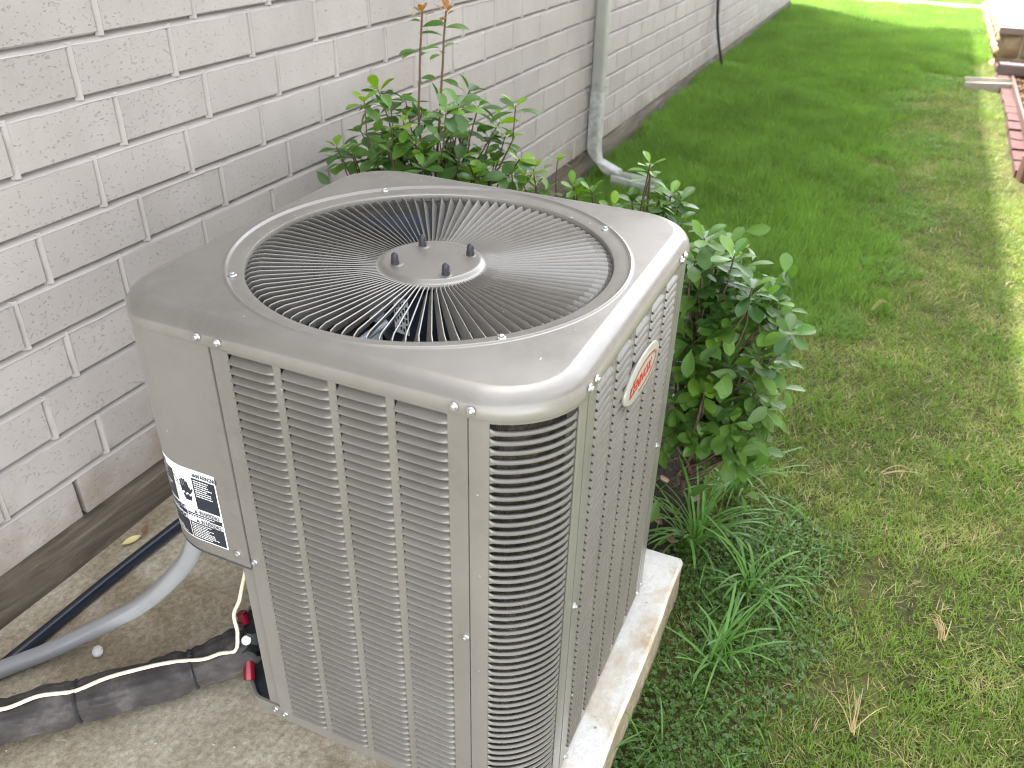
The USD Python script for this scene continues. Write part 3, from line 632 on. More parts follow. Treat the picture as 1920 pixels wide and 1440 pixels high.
# corner guard with bars
RB = .109; CC = H_ - RB
def arc_T(s, z, d, c=(-.234, -.234), r=.109, a_from=180., ccw=True):
    a = np.radians(a_from + (1 if ccw else -1)*np.degrees(np.asarray(s)/r)); rr = r + np.asarray(d)
    return np.stack([c[0] + rr*np.cos(a), c[1] + rr*np.sin(a), np.asarray(z) + 0*a], -1)
QA = RB*np.pi/2
def corner_strip(mb, z0, z1, cfun, s0, s1, n=14, th=.0014):
    S = np.linspace(s0, s1, n)
    ring = [(z0, -th), (z0, 0), (z1, 0), (z1, -th), (z0, -th)]
    P = np.array([cfun(S, np.full(n, z), np.full(n, d)) for z, d in ring]); mb.grid(P, True)
cg = MB()
SA, SB = .0275, QA - .0250
corner_strip(cg, PZ0, PZ1, arc_T, .0022, SA, 5); corner_strip(cg, PZ0, PZ1, arc_T, SB, QA - .0015, 5)
BP = .01375; NBAR = 52; BZ1 = .7475
corner_strip(cg, BZ1 + .004, PZ1, arc_T, SA, SB); corner_strip(cg, PZ0, BZ1 - NBAR*BP - .004, arc_T, SA, SB)
cgp = obj('corner_guard', cg, M_enamel, ac, 30)
for i in range(1, NBAR + 1):
    zc = BZ1 - i*BP + BP*.25
    S = SA + np.r_[-.001, .0015, .004, .008, np.linspace(.016, SB - SA - .016, 10), SB - SA - .008, SB - SA - .004, SB - SA - .0015, SB - SA + .001]
    kk = np.minimum(np.minimum(S - SA, SB - S), .009)/.009; kk = np.clip(kk, 0, 1)
    hh = .0033 + .0031*(1 - np.sqrt(1 - (1 - kk)**2*.999))**1.0
    hh = .0034 + .0032*(1 - kk)**2
    P = []
    for q in range(8):
        t = 2*np.pi*q/8 + np.pi/8
        P.append(arc_T(S, zc + hh*np.sin(t), -.003 + .0032*np.cos(t)*np.clip(.45 + .55*kk, 0, 1)))
    P.append(P[0]); obj('guard_bar', MB().grid(np.array(P), True), M_enamel, cgp, 60)
# rear corner, back and left panels (plain, turned away from the view)
bk = MB()
def arc2(s, z, d): return arc_T(s, z, d, (.234, -.234), .109, 270.)
strip(bk, side_T, .2125, .2345, PZ0, PZ1); corner_strip(bk, PZ0, PZ1, arc2, 0, QA)
strip(bk, lambda u, z, d: np.stack([H_ + d, u, z], -1), -.234, .234, PZ0, PZ1)
def arc3(s, z, d): return arc_T(s, z, d, (.234, .234), .109, 0.)
corner_strip(bk, PZ0, PZ1, arc3, 0, QA)
strip(bk, lambda u, z, d: np.stack([-u, H_ + d, z], -1), -.234, -.03, PZ0, PZ1)
obj('rear_panel', bk, M_enamel, ac, 30)
# control box at the service corner
CB0 = .362
def arc4(s, z, d): return arc_T(s, z, d, (-.234, .234), .109, 180., False)
def cb_T(s, z, d):                        # s=0 at the front seam, running left round the corner
    s = np.asarray(s, float); z = np.asarray(z, float) + 0*s; d = np.asarray(d, float) + 0*s; F = .234 - .1425
    P = np.stack([-H_ - d, .1425 + s, z], -1)
    A = arc4(np.clip(s - F, 0, QA), z, d)
    Lf = np.stack([-.234 + (s - F - QA), H_ + d, z], -1)
    return np.where((s < F)[..., None], P, np.where((s < F + QA)[..., None], A, Lf))
cb = MB(); S = np.r_[0, .001, np.linspace(.004, .090, 5), np.linspace(.0925, .0915 + QA, 18), .0915 + QA + .03, .0915 + QA + .20]
rg = [(CB0 + .004, -.012), (CB0 + .001, -.003), (CB0, -.0012), (CB0 + .0012, .0006), (CB0 + .004, .0012), (PZ1 + .002, .0012), (PZ1 + .002, -.010)]
cb.grid(np.array([cb_T(S, np.full(len(S), z), np.full(len(S), d)) for z, d in rg]))
cb.grid(np.array([cb_T(np.full(2, 0.), np.array([CB0 + .002, PZ1]), np.full(2, d)) for d in (.0012, -.03)]))
obj('control_box', cb, M_enamel, ac, 35)
bt = MB(); Sg = S[1:]
bt.grid(np.array([cb_T(Sg, np.full(len(Sg), z), np.full(len(Sg), d)) for z, d in ((CB0 - .002, -.001), (CB0 - .0035, .0004), (CB0 + .0005, .0009))]), True)
bp_ = np.vstack([cb_T(S, np.full(len(S), 0.), np.full(len(S), -.0005))[:, :2], [[-.1, .15], [-.343, .1425]]])
pgb = Polygon(bp_).buffer(0)
bt.poly(pgb, CB0 - .001, CB0 + .003)
obj('box_gasket', bt, M_dark, ac, 30)
# service corner: post, inner wall
ps = MB(); ps.box((-.3415, .1395, .012), (-.300, .1412, PZ1)); ps.box((-.3375, .1418, .012), (-.318, .1655, CB0 - .004))
obj('corner_post', ps, M_enamel, ac)
obj('valve_plate', MB().box((-.0745, .114, .03), (-.072, .315, CB0)).box((-.30, .1125, .03), (-.0745, .115, CB0)), M_dark, ac)
# screws
def hexscrew(c, n):
    mb = MB().lathe([(.0001, .0052), (.0028, .0052), (.0037, .0045), (.0037, .0018)][::-1], 6).lathe([(.0035, .0022), (.0052, .0018), (.0060, .0006), (.0060, 0)][::-1], 16)
    return mb.xf(align(n, random.Random(str(c)).random()*3), c)
FD, SD = (-1, 0, 0), (0, -1, 0)
hc = HC + .0002
for y, z in ((.156, ZTOP - .0205), (.123, ZTOP - .0215), (-.219, ZTOP - .0205), (-.2405, ZTOP - .0205)): obj('screw', hexscrew((-hc, y, z), FD), M_zinc, ac, 30)
for x, z in ((-.2395, ZTOP - .0205), (-.216, ZTOP - .0205), (.189, ZTOP - .0205), (.211, ZTOP - .0205)): obj('screw', hexscrew((x, -hc, z), SD), M_zinc, ac, 30)
for y, z, d in ((.1335, .379, .0001), (-.2285, .388, .0001), (.1635, .386, .0014), (.130, .020, .0001)): obj('screw', hexscrew((-H_ - d, y, z), FD), M_zinc, ac, 30)
obj('screw', hexscrew((-H_ + .0012, .152, .020), FD), M_zinc, ac, 30)
for x, z in ((-.2235, .386), (.2035, .394), (-.206, .013), (-.238, .013), (.205, .017), (.236, .015)): obj('screw', hexscrew((x, -H_ - .0001, z), SD), M_zinc, ac, 30)
for x, y in ((-.205, .213), (.212, .215), (.214, -.208), (-.204, -.213)): obj('screw', hexscrew((x, y, ZTOP - .0021), (0, 0, 1)), M_zinc, ac, 30)
# warning label wrapped round the control box
lb0, lb1 = .386, .5285
SR, SL = .038, .215                        # label right and left ends in s
def lab(u, z, d): return cb_T(SR + (SL - SR) - np.asarray(u), z, .0012 + np.asarray(d))   # u from the label's left edge
LW = SL - SR
def lpatch(name, u0, u1, z0, z1, d, m, par, n=None):
    n = n or max(2, int((u1 - u0)/.006)); U = np.linspace(u0, u1, n)
    return obj(name, MB().grid(np.array([lab(U, np.full(n, z), np.full(n, d)) for z in (z0, z1)]), True), m, par, True)
wl = obj('warning_label', MB().grid(np.array([lab(np.linspace(0, LW, 34), np.full(34, z), np.full(34, .0002)) for z in (lb0, lb0 + .003, lb1 - .003, lb1)]), True), M_white, ac, True)
def ltext(t, u, z, h, m, par, d=.0007, name='lettering', bold=True):
    T = meshkit.text_mesh(t, h*1.25, .00025, bold); v = T.vertices.copy(); v[:, 0] *= .80; v[:, 1] -= h*.12
    return obj(name, (lab(u + v[:, 0], z + v[:, 1], d + v[:, 2]), T.faces), m, par)
def tri_sign(u, z, h, par):
    pg = Polygon([(0, 0), (h*1.1, 0), (h*.55, h)]).difference(sbox(h*.49, h*.2, h*.61, h*.62))
    T = lambda v: lab(u + v[:, 0], z + v[:, 1], .0007 + v[:, 2])
    obj('warning_triangle', MB().poly(pg, 0, .0002, T), M_black, par)
lr = random.Random(5)
def lines(u0, u1, z0, z1, pitch, par, frac=(.5, .97)):
    """rows of print too small to read: short uneven dashes"""
    z = z1 - pitch; mb = MB()
    while z > z0:
        end = u0 + (u1 - u0)*lr.uniform(*frac); u = u0
        while u < end - .002:
            w = min(lr.uniform(.0016, .005), end - u); U = np.linspace(u, u + w, 2)
            mb.grid(np.array([lab(U, np.full(2, q), np.full(2, .0007)) for q in (z, z + pitch*.42)]), True); u += w + .0009
        z -= pitch
    return obj('small_print', mb, M_white, par)
B_ = .0022
uR0 = LW - .046                           # right column, upper part
uB0 = LW - .069                           # right column, lower part
zc1, zc2, zc3, zc4 = .4510, .4405, .4320, .4220
lpatch('black_panel', uR0, LW - B_, zc1 + .001, .5125, .0005, M_black, wl)
ltext('WARNING', uR0 + .0100, .5160, .0058, M_black, wl, .0006); tri_sign(uR0 + .003, .5160, .0072, wl)
lines(uR0 + .003, LW - .005, .474, .5115, .0042, wl)
lpatch('black_panel', uB0, LW - B_, zc3, zc2, .0005, M_black, wl); lpatch('black_panel', uB0, LW - B_, lb0 + B_, zc4, .0005, M_black, wl)
ltext('WARNING', uB0 + .0235, zc2 + .0020, .0058, M_black, wl, .0006); tri_sign(uB0 + .0145, zc2 + .0019, .0064, wl)
ltext('WARNING', uB0 + .0235, zc4 + .0020, .0058, M_black, wl, .0006); tri_sign(uB0 + .0145, zc4 + .0019, .0064, wl)
lines(uB0 + .003, LW - .005, zc3 + .0005, zc2 - .0003, .0036, wl, (.6, .95)); lines(uB0 + .003, LW - .005, lb0 + .003, zc4 - .0006, .0037, wl)
uH0 = uR0 - .041                          # white column with the hand
lpatch('black_panel', B_, uH0, zc1 + .001, .5125, .0005, M_black, wl); lines(.005, uH0 - .003, .458, .5115, .0042, wl)
lpatch('black_panel', B_, uB0 - .0016, zc3, zc2, .0005, M_black, wl); lpatch('black_panel', B_, uB0 - .0016, lb0 + B_, zc4, .0005, M_black, wl)
lines(.005, uB0 - .005, zc3 + .0005, zc2 - .0003, .0036, wl, (.6, .95)); lines(.005, uB0 - .005, lb0 + .003, zc4 - .0006, .0037, wl)
ltext('AVERTISSEMENT', uB0 - .068, zc2 + .0020, .0056, M_black, wl, .0006); ltext('AVERTISSEMENT', uB0 - .068, zc4 + .0020, .0056, M_black, wl, .0006)
ltext('AVERTISSEMENT', .008, .5160, .0056, M_black, wl, .0006)
# hand with shock bolt
fing = [LineString([(4 + k*4.6, 22), (2.6 + k*4.4, [36, 40, 40, 36][k])]).buffer(1.75) for k in range(4)]
thumb = LineString([(20, 17), (24.5, 24)]).buffer(1.8)
palm_up = Polygon([(2, 26), (2.5, 15), (8, 18), (10, 13.5), (15, 17), (18, 13), (22, 17), (20, 27), (11, 27)])
palm_dn = Polygon([(4, 10.5), (8.5, 14), (10.5, 9.5), (15.5, 13), (18.5, 9.0), (22, 12), (20, 1), (8, 0)])
shock = LineString([(-12, 41), (-4, 33), (-7.5, 29), (-2, 25), (2, 27)]).buffer(.75)
hand = unary_union(fing + [thumb, palm_up.buffer(.4)]); hand = unary_union([hand, palm_dn, shock])
sc_ = .00098
HT = lambda v: lab(uH0 + .0135 + v[:, 0]*sc_, .464 + v[:, 1]*sc_, .0006 + v[:, 2])
obj('shock_hand_symbol', MB().poly(hand, 0, .0002, HT), M_black, wl)
# oval badge on the side panel
def bT(v): return side_T(.002 + v[:, 0], .660 + v[:, 1], .0035 + v[:, 2])
ell = lambda a, b: shapely.affinity.scale(Point(0, 0).buffer(1, quad_segs=24), a, b)
import shapely.affinity
bd = MB()
pts_ = []
for i, (s, d) in enumerate(((.97, -.003), (1.0, -.001), (1.0, .0015), (.985, .0032), (.95, .0042), (.6, .0050), (.0, .0054))):
    t = np.linspace(0, 2*np.pi, 49); pts_.append(bT(np.stack([.087*s*np.cos(t), .0335*s*np.sin(t), 0*t + d], -1)))
bd.grid(np.array(pts_))
bdp = obj('badge', bd, M_badge, ac, 40)
rg_ = ell(.066, .0225).difference(ell(.061, .0185)).difference(sbox(-.08, -.03, -.02, .0))
obj('badge_ring', MB().poly(rg_, .0047, .0054, bT), M_redring, bdp)
T = meshkit.text_mesh('LENNOX', .0165, .0006, True); v = T.vertices.copy(); v[:, 0] -= v[:, 0].mean(); v[:, 0] = (v[:, 0])/(np.ptp(v[:, 0]))*.104 + .18*v[:, 1]; v[:, 1] -= .008; v[:, 2] += .0052
obj('badge_lettering', (bT(v), T.faces), M_red, bdp)

# ------------------------------------------------------------------ service lines
def valve(name, c, label):
    v = thing(name, label, 'valve', c)
    return v
vl = thing('service_valve', 'black suction service valve with two dark red caps at the unit corner', 'valve', (-.272, .246, -.008))
obj('valve_body', MB().tube([(0, .0, .075), (0, -.006, .125)], [.017, .017], 12).tube([(.004, .03, .082), (0, 0, .09)], .0165, 12).tube([(-.004, 0, .085), (-.03, -.012, .082)], .0135, 12), M_brass, vl, 40)
obj('valve_cap', MB().tube([(-.014, .002, .084), (-.028, -.008, .066), (-.044, -.018, .040), (-.046, -.019, .038)], [.0105, .0105, .0105, .0085], 16), M_cap_red, vl, 40)
obj('valve_cap', MB().tube([(.0, .012, .128), (.0, .016, .148), (0, .0165, .150)], [.0095, .0095, .0075], 16), M_cap_red, vl, 40)
obj('cap_disc', MB().tube([(-.020, -.004, .108), (-.0225, -.006, .112)], [.0085, .0085], 14), M_pebble, vl)
obj('port_stub', MB().tube([(-.012, .010, .130), (-.022, .011, .135)], [.006, .006], 10), M_zinc, vl, 40)
# foam insulated suction line
NHP = 150
hp = spline([(-1.05, 1.0, .040), (-.80, .765, .040), (-.575, .548, .041), (-.48, .452, .042), (-.36, .335, .043), (-.288, .268, .060), (-.270, .247, .074)], 150)
t_ = np.linspace(0, 1, 150)
ddist = np.r_[0, np.cumsum(np.linalg.norm(np.diff(hp, axis=0), axis=1))]
rr_ = .0385 + .0016*np.sin(ddist*62) + .0022*(meshkit.noise(np.stack([ddist*55, 0*t_, 0*t_], -1), 4) - .5)
tie_at = []
for q in ((-.487, .458), (-.352, .328)):
    k = int(np.argmin(np.hypot(hp[:, 0] - q[0], hp[:, 1] - q[1]))); tie_at.append(k)
for k in tie_at: rr_ = rr_ - .0055*np.exp(-((ddist - ddist[k])/.009)**2)
rr_[-1] = .030
def wrinkled_tube(pts, r, n=72):
    mb = MB().tube(pts, r, n); V = mb.v[0].reshape(len(pts), n, 3)
    C = np.asarray(pts)[:, None]; D = V - C
    w = meshkit.fbm(np.stack([V[..., 0]*46, V[..., 1]*46, V[..., 2]*70], -1), 3, 6) - .5
    th = np.arange(n)/n*2*np.pi; dl = np.r_[0, np.cumsum(np.linalg.norm(np.diff(pts, axis=0), axis=1))]
    rib = .012*np.sin(th*17)[None] + .06*np.maximum(0, np.sin(dl[:, None]*150 + 2.2*np.sin(th)[None] + 9*meshkit.noise(np.stack([dl*9, 0*dl, 0*dl], -1), 3)[:, None]))**3
    mb.v[0] = (C + D*(1 + .20*w - rib)[..., None]).reshape(-1, 3); return mb
hose = obj('insulated_pipe', wrinkled_tube(hp, rr_), M_foam, None, 60)
tag(hose, 'dark grey foam insulated refrigerant pipe lying across the concrete to the unit', 'pipe')
for k in tie_at:
    d = hp[k+1] - hp[k-1]; d /= np.linalg.norm(d); A = align(d); rad = rr_[k] + .0022
    th = np.linspace(0, 2*np.pi, 25)
    ringp = hp[k] + (A[:, 0][None]*np.cos(th)[:, None] + A[:, 1][None]*np.sin(th)[:, None])*rad
    mb = MB().tube(ringp, .0034, 6, False).obox(hp[k] + np.array([0, 0, rad + .003]), (.009, .008, .007), A)
    tag(obj('zip_tie', mb, M_rubber, None, 40), ('black zip tie round the foam pipe farther from the unit' if k == tie_at[0] else 'black zip tie round the foam pipe nearer the unit'), 'zip tie')
# cream thermostat wire along the pipe and up to the valve
def on_hose(k, ang, extra=.0035):
    d = hp[min(k+1, 149)] - hp[max(k-1, 0)]; d /= np.linalg.norm(d)
    side = np.cross(d, [0, 0, 1.0]); side /= np.linalg.norm(side); up = np.cross(side, d)
    return hp[k] + (rr_[k] + extra)*(up*math.cos(ang) + side*math.sin(ang))
wq = np.random.default_rng(9)
wp = [on_hose(k, .10 + wq.normal(0, .07), .0045) for k in range(2, tie_at[0] - 3, 7)] + [on_hose(tie_at[0], .22, .0035)]
ks = np.linspace(tie_at[0], tie_at[1], 5).astype(int)[1:]
wp += [on_hose(k, a, e) for k, a, e in zip(ks, (.12, .02, .10, .26), (.003, .004, .004, .0035))]
k2 = tie_at[1]
wp += [on_hose(min(k2 + 5, 148), .55, .005), on_hose(min(k2 + 9, 148), .6, .005)]
wp += [(-.318, .262, .086), (-.313, .252, .090), (-.302, .252, .112), (-.302, .248, .135), (-.298, .254, .157), (-.296, .238, .20), (-.295, .226, .235), (-.300, .200, .30), (-.305, .185, .36)]
tag(obj('thermostat_wire', MB().tube(spline(wp, 140), .0034, 8), M_wire, None, True), 'thin cream wire running along the foam pipe up into the control box', 'wire')
# grey conduit and black hose
cpts = spline([(-1.0, .80, .018), (-.70, .74, .018), (-.49, .664, .018), (-.42, .612, .024), (-.36, .555, .048), (-.315, .465, .112), (-.292, .38, .205), (-.288, .325, .285), (-.289, .300, .345), (-.29, .290, .372)], 70)
tag(obj('electrical_conduit', MB().tube(cpts, .0165, 18), M_conduit, None, True), 'light grey flexible conduit curving from the control box down to the concrete', 'conduit')
bpts = spline([(-.95, .690, .014), (-.62, .676, .014), (-.45, .668, .014), (-.24, .666, .014), (-.04, .657, .016), (.16, .655, .014), (.33, .66, .014)], 50)
tag(obj('black_hose', MB().tube(bpts, .0125, 14), M_navy, None, True), 'straight black hose lying on the concrete along the base of the wall', 'hose')

# small things on the slab
def fallen(name, c, l, w, rz, m, label, tilt=.15, curl=.35, group=None):
    P = []
    for t in np.linspace(0, 1, 8):
        ww = w*math.sin(math.pi*min(max(t, .02), .985))**.8
        P.append([(t*l - l/2, s*ww, curl*l*.5*(t-.5)**2 + abs(s)*ww*.35 + .002) for s in (-1, -.5, 0, .5, 1)])
    P = np.array(P) @ Rot.from_euler('xyz', [tilt, 0, rz]).as_matrix().T + np.array(c)
    return tag(obj(name, MB().grid(P).grid(P - [0, 0, .0006], True), m, None, True), label, 'leaf', group)
fallen('fallen_leaf', (-.115, .722, .004), .042, .009, -.35, M_leaf_yel, 'pale yellow fallen leaf on the concrete below the wall')
fallen('fallen_leaf', (-.083, .716, .010), .030, .007, .5, M_leaf_rust, 'small rust red curled leaf touching the yellow leaf by the wall', .5, 1.2)
pb = trimesh.creation.icosphere(2, 1.0); v = pb.vertices.copy(); v *= 1 + .25*(meshkit.fbm(v*1.6 + 5, 3, 1) - .5)[:, None]; v *= [.013, .010, .009]; v = v @ Rot.from_euler('z', .9).as_matrix().T
tag(obj('white_pebble', (v + [-.374, .545, .007], pb.faces), M_pebble, None, True), 'small white pebble on the concrete between conduit and foam pipe', 'pebble')

gr = MB(); rg_g = np.random.default_rng(19)
for k in range(230):
    x, y = rg_g.uniform(-.75, .3), rg_g.uniform(-.38, .765)
    if -.36 < x and -.36 < y < .36: continue
    if y < .70 and rg_g.random() < .45: y = .765 - abs(rg_g.normal(0, .035))
    q = trimesh.creation.icosphere(0, 1.0).vertices*(rg_g.uniform(.0012, .0034, 3)*[1.2, 1.2, .7]); gr.add(q @ Rot.from_euler('z', rg_g.uniform(0, 6)).as_matrix().T + [x, y, .001], trimesh.creation.icosphere(0, 1.0).faces)
tag(obj('grit', gr, simple('pale_grit', (.30, .27, .22), .9, var=(90., .6))), 'loose grit and crumbs scattered on the concrete', 'grit', None, 'stuff')

# ------------------------------------------------------------------ shrubs
def leaf(base, d, nrm, L, w, r, curl=.25, fold=.22):
    """obovate leaf: quads along the midrib, folded and curled"""
    d = np.asarray(d, float)/np.linalg.norm(d); nrm = nrm - (nrm @ d)*d; nrm /= np.linalg.norm(nrm) + 1e-9; sd = np.cross(nrm, d)
    ts = np.array([0, .10, .28, .5, .7, .87, 1.0]); ws = np.array([.06, .18, .62, .95, 1.0, .74, .08])*w
    P = []
    for t, ww in zip(ts, ws):
        c = base + d*L*(t - .12*curl*t*t) - nrm*L*curl*(t*t*.55)
        P.append([c + sd*ww*s + nrm*abs(s)*ww*fold for s in (-1, -.5, 0, .5, 1)])
    return MB().grid(np.array(P), True)
def whorl(c, axis, n, L, r, out, mats, el=(20, 65)):
    A = align(axis, r.uniform(0, 6.28))
    for k in range(n):
        a = k*2.39996 + r.uniform(-.25, .25); e = math.radians(np.interp(k, [0, n - 1], el) + r.uniform(-10, 10))   # k=0 lowest
        d = A @ np.array([math.cos(a)*math.cos(e), math.sin(a)*math.cos(e), math.sin(e)])
        nr = A @ np.array([-math.cos(a)*math.sin(e), -math.sin(a)*math.sin(e), math.cos(e)])
        l = L*r.uniform(.72, 1.1)*(1.0 - .25*k/max(n - 1, 1)); m = mats(k, r)
        base = np.asarray(c) - np.asarray(axis)*.014*(1 - k/max(n - 1, 1)) + d*.004
        out.append((leaf(base, d, nr, l, l*r.uniform(.22, .30), r, r.uniform(.05, .55), r.uniform(.1, .35)), m))
def shrub(name, label, cat, root, whorls, r, shoots=(), filler=None, stemr=.0042, first=()):
    t = thing(name, label, cat, root); root = np.array(root, float); out = list(first)
    for (c, n, L, mats, el) in whorls:
        c = np.array(c); ax = (c - root)*[1, 1, 1.0]; ax /= np.linalg.norm(ax); ax = ax + r.normal(0, .25, 3) + [0, 0, .35]; ax /= np.linalg.norm(ax)
        whorl(c - root, ax, n, L, r, out, mats, el)
        mid = np.array([.30*(c - root)[0], .30*(c - root)[1], .55*(c - root)[2]]) + r.normal(0, .02, 3)
        pts = spline([r.normal(0, .006, 3)*[1, 1, 0] + np.array([0, 0, .28*(c - root)[2]]), mid + [0, 0, .08*(c - root)[2]], (c - root) - ax*.02, (c - root) + ax*.002], 9)
        obj('stem', MB().tube(pts, np.linspace(stemr*r.uniform(.8, 1.5), .0016, 9), 6), M_stem, t, True)
    for pts, rad, m in shoots: obj('shoot', MB().tube(spline(np.array(pts) - root, 24), np.linspace(rad, rad*.6, 24), 7), m, t, True)
    for sp_ in filler or []: out.append(sp_)
    P = np.array([mb.v[0].mean(0) for mb, m in out]) + root; near = (P - CAM) @ FW
    keep = set(np.argsort(near + np.where(np.arange(len(out)) < len(first), -9., 0.), kind='stable')[:300].tolist()); extra = {}
    for n, (mb, m) in enumerate(out):
        if n in keep: obj('leaf', mb, m, t, True)
        else: extra.setdefault(str(m.GetPath()), (MB(), m))[0].add(*mb.mesh())
    for k in sorted(extra): obj('inner_leaves', extra[k][0], extra[k][1], t, True).SetCustomDataByKey('kind', 'stuff')
    return t
dark = lambda k, r: M_leaf_dark if r.random() < .72 else M_leaf_mid
mid_ = lambda k, r: M_leaf_mid if r.random() < .7 else M_leaf_dark
new_ = lambda k, r: M_leaf_new
tipnew = lambda k, r: M_leaf_new if k >= 4 else (M_leaf_mid if r.random() < .6 else M_leaf_dark)
redt = lambda k, r: M_leaf_red
SH2 = [(0.622, -0.387, 0.469), (0.71, -0.439, 0.375), (0.549, -0.361, 0.319), (0.71, -0.299, 0.164), (0.582, -0.485, 0.495), (0.605, -0.443, 0.493), (0.686, -0.388, 0.264), (0.602, -0.479, 0.319), (0.63, -0.319, 0.396), (0.526, -0.513, 0.516), (0.671, -0.356, 0.329), (0.628, -0.29, 0.218), (0.586, -0.396, 0.188), (0.678, -0.361, 0.087), (0.581, -0.404, 0.52), (0.611, -0.462, 0.532), (0.547, -0.42, 0.563), (0.601, -0.461, 0.393), (0.561, -0.434, 0.252), (0.572, -0.333, 0.354), (0.67, -0.274, 0.337), (0.576, -0.403, 0.237), (0.617, -0.461, 0.255), (0.716, -0.49, 0.215), (0.712, -0.423, 0.206), (0.665, -0.274, 0.42), (0.628, -0.372, 0.41), (0.575, -0.342, 0.19), (0.552, -0.312, 0.667), (0.714, -0.337, 0.601), (0.623, -0.299, 0.553), (0.543, -0.377, 0.645), (0.645, -0.331, 0.567), (0.675, -0.381, 0.539), (0.643, -0.435, 0.537), (0.703, -0.26, 0.591), (0.528, -0.424, 0.591), (0.626, -0.289, 0.586), (0.612, -0.337, 0.542)]
r2 = np.random.default_rng(21)
for k in range(14): SH2.append((.60 + r2.uniform(-.05, .05), -.305 + r2.uniform(-.035, .03), r2.uniform(.30, .62)))
for k in range(34):
    a_, e_ = r2.uniform(2.2, 5.6), r2.uniform(-.8, .95)
    SH2.append((.635 + .095*math.cos(a_)*math.cos(e_), -.37 + .115*math.sin(a_)*math.cos(e_), .32 + .27*math.sin(e_)))
wh = [(c, 8, .064, (tipnew if i in (1, 2, 17, 7) else dark), (-12, 48)) for i, c in enumerate(SH2)]
fil = []
for k in range(420):
    c = np.array([.65, -.37, .31]) + r2.normal(0, 1, 3)*[.08, .066, .15]; c[2] = np.clip(c[2], .05, .6)
    d = r2.normal(0, 1, 3) + [0, 0, -.2]; fil.append((leaf(c - np.array([.66, -.33, -.06]), d/np.linalg.norm(d), np.array([0, 0, 1.]) + r2.normal(0, .4, 3), r2.uniform(.045, .062), r2.uniform(.011, .015), r2), M_leaf_dark))
shrub('shrub', 'dense dark glossy leaved shrub standing at the right rear corner of the unit', 'shrub', (.66, -.33, -.06), wh, r2, [([(.66, -.33, -.06), (.655, -.32, .2), (.63, -.30, .45), (.60, -.30, .62)], .008, M_stem)], fil)
SH3 = [(0.676, -0.153, 0.761), (0.734, -0.141, 0.72), (0.755, -0.211, 0.666), (0.729, -0.184, 0.657), (0.696, -0.225, 0.644), (0.754, -0.188, 0.673), (0.721, -0.109, 0.66), (0.721, -0.138, 0.655), (0.745, -0.164, 0.661)]
r3 = np.random.default_rng(33)
wh = [(SH3[0], 6, .042, lambda k, r: M_leaf_new if k > 2 else M_leaf_mid, (-5, 45)), (SH3[1], 5, .045, mid_, (-10, 20))] + [(c, 7, .06, dark, (-10, 45)) for c in SH3[2:]]
shrub('shrub', 'low dark shrub with one upright pale sprig behind the rear edge of the unit', 'shrub', (.76, -.12, -.06), wh, r3, [([(.76, -.12, -.06), (.745, -.14, .4), (.735, -.142, .62), (.72, -.145, .70), (.677, -.152, .757)], .0038, M_stem_red)])
SH1 = [(0.664, 0.549, 0.815), (0.866, 0.637, 0.792), (0.825, 0.533, 0.789), (0.856, 0.367, 0.823), (0.677, 0.452, 0.775), (0.861, 0.576, 0.676), (0.677, 0.401, 0.718), (0.644, 0.625, 0.701), (0.877, 0.709, 0.675), (0.878, 0.295, 0.749), (0.883, 0.281, 0.714), (0.762, 0.2, 0.823), (0.702, 0.281, 0.673), (0.622, 0.371, 0.695), (0.814, 0.608, 0.743), (0.836, 0.43, 0.665), (0.871, 0.315, 0.708), (0.705, 0.624, 0.668), (0.685, 0.547, 0.683), (0.812, 0.556, 0.621), (0.862, 0.422, 0.705), (0.909, 0.571, 0.593), (0.665, 0.298, 0.836), (0.765, 0.298, 0.811), (0.888, 0.494, 0.718), (0.747, 0.528, 0.78), (0.797, 0.472, 0.767), (0.627, 0.31, 0.823), (0.822, 0.361, 0.749), (0.896, 0.347, 0.656), (0.868, 0.253, 0.626), (0.886, 0.296, 0.596), (0.818, 0.739, 0.608), (0.694, 0.315, 0.7), (0.851, 0.295, 0.653), (0.684, 0.263, 0.668), (0.869, 0.471, 0.599), (0.639, 0.475, 0.735), (0.868, 0.234, 0.666), (0.669, 0.415, 0.744)]
newset = {0, 1, 4, 6, 7, 9, 10, 11, 12, 30, 31, 38}
r1 = np.random.default_rng(12)
for k in range(26):
    a_ = r1.uniform(0, 6.28); q_ = math.sqrt(r1.uniform(0, 1)); SH1.append((.76 + .12*math.cos(a_)*q_, .45 + .20*math.sin(a_)*q_, .60 + r1.uniform(-.05, .17)*(1.1 - q_*.7)))
newset |= {41, 45, 49, 53, 57, 61}
wh = [(c, 7, .062 if i in newset else .068, (new_ if i in (4, 6, 12) else tipnew) if i in newset else dark, (-10, 45)) for i, c in enumerate(SH1)]
SHOOT1 = [(.80, .43, .30), (.79, .46, .62), (0.78, 0.469, 0.788), (0.78, 0.463, 0.852), (0.78, 0.46, 0.905), (0.78, 0.457, 0.933), (0.78, 0.453, 0.972), (0.78, 0.449, 1.007)]
SHOOT2 = [(.82, .42, .30), (0.82, 0.439, 0.7), (0.82, 0.431, 0.776), (0.82, 0.426, 0.836), (0.82, 0.42, 0.89), (0.82, 0.417, 0.935), (0.82, 0.413, 0.971), (0.82, 0.408, 1.006)]
root1 = np.array([.82, .46, -.05]); fil = []; fst = []
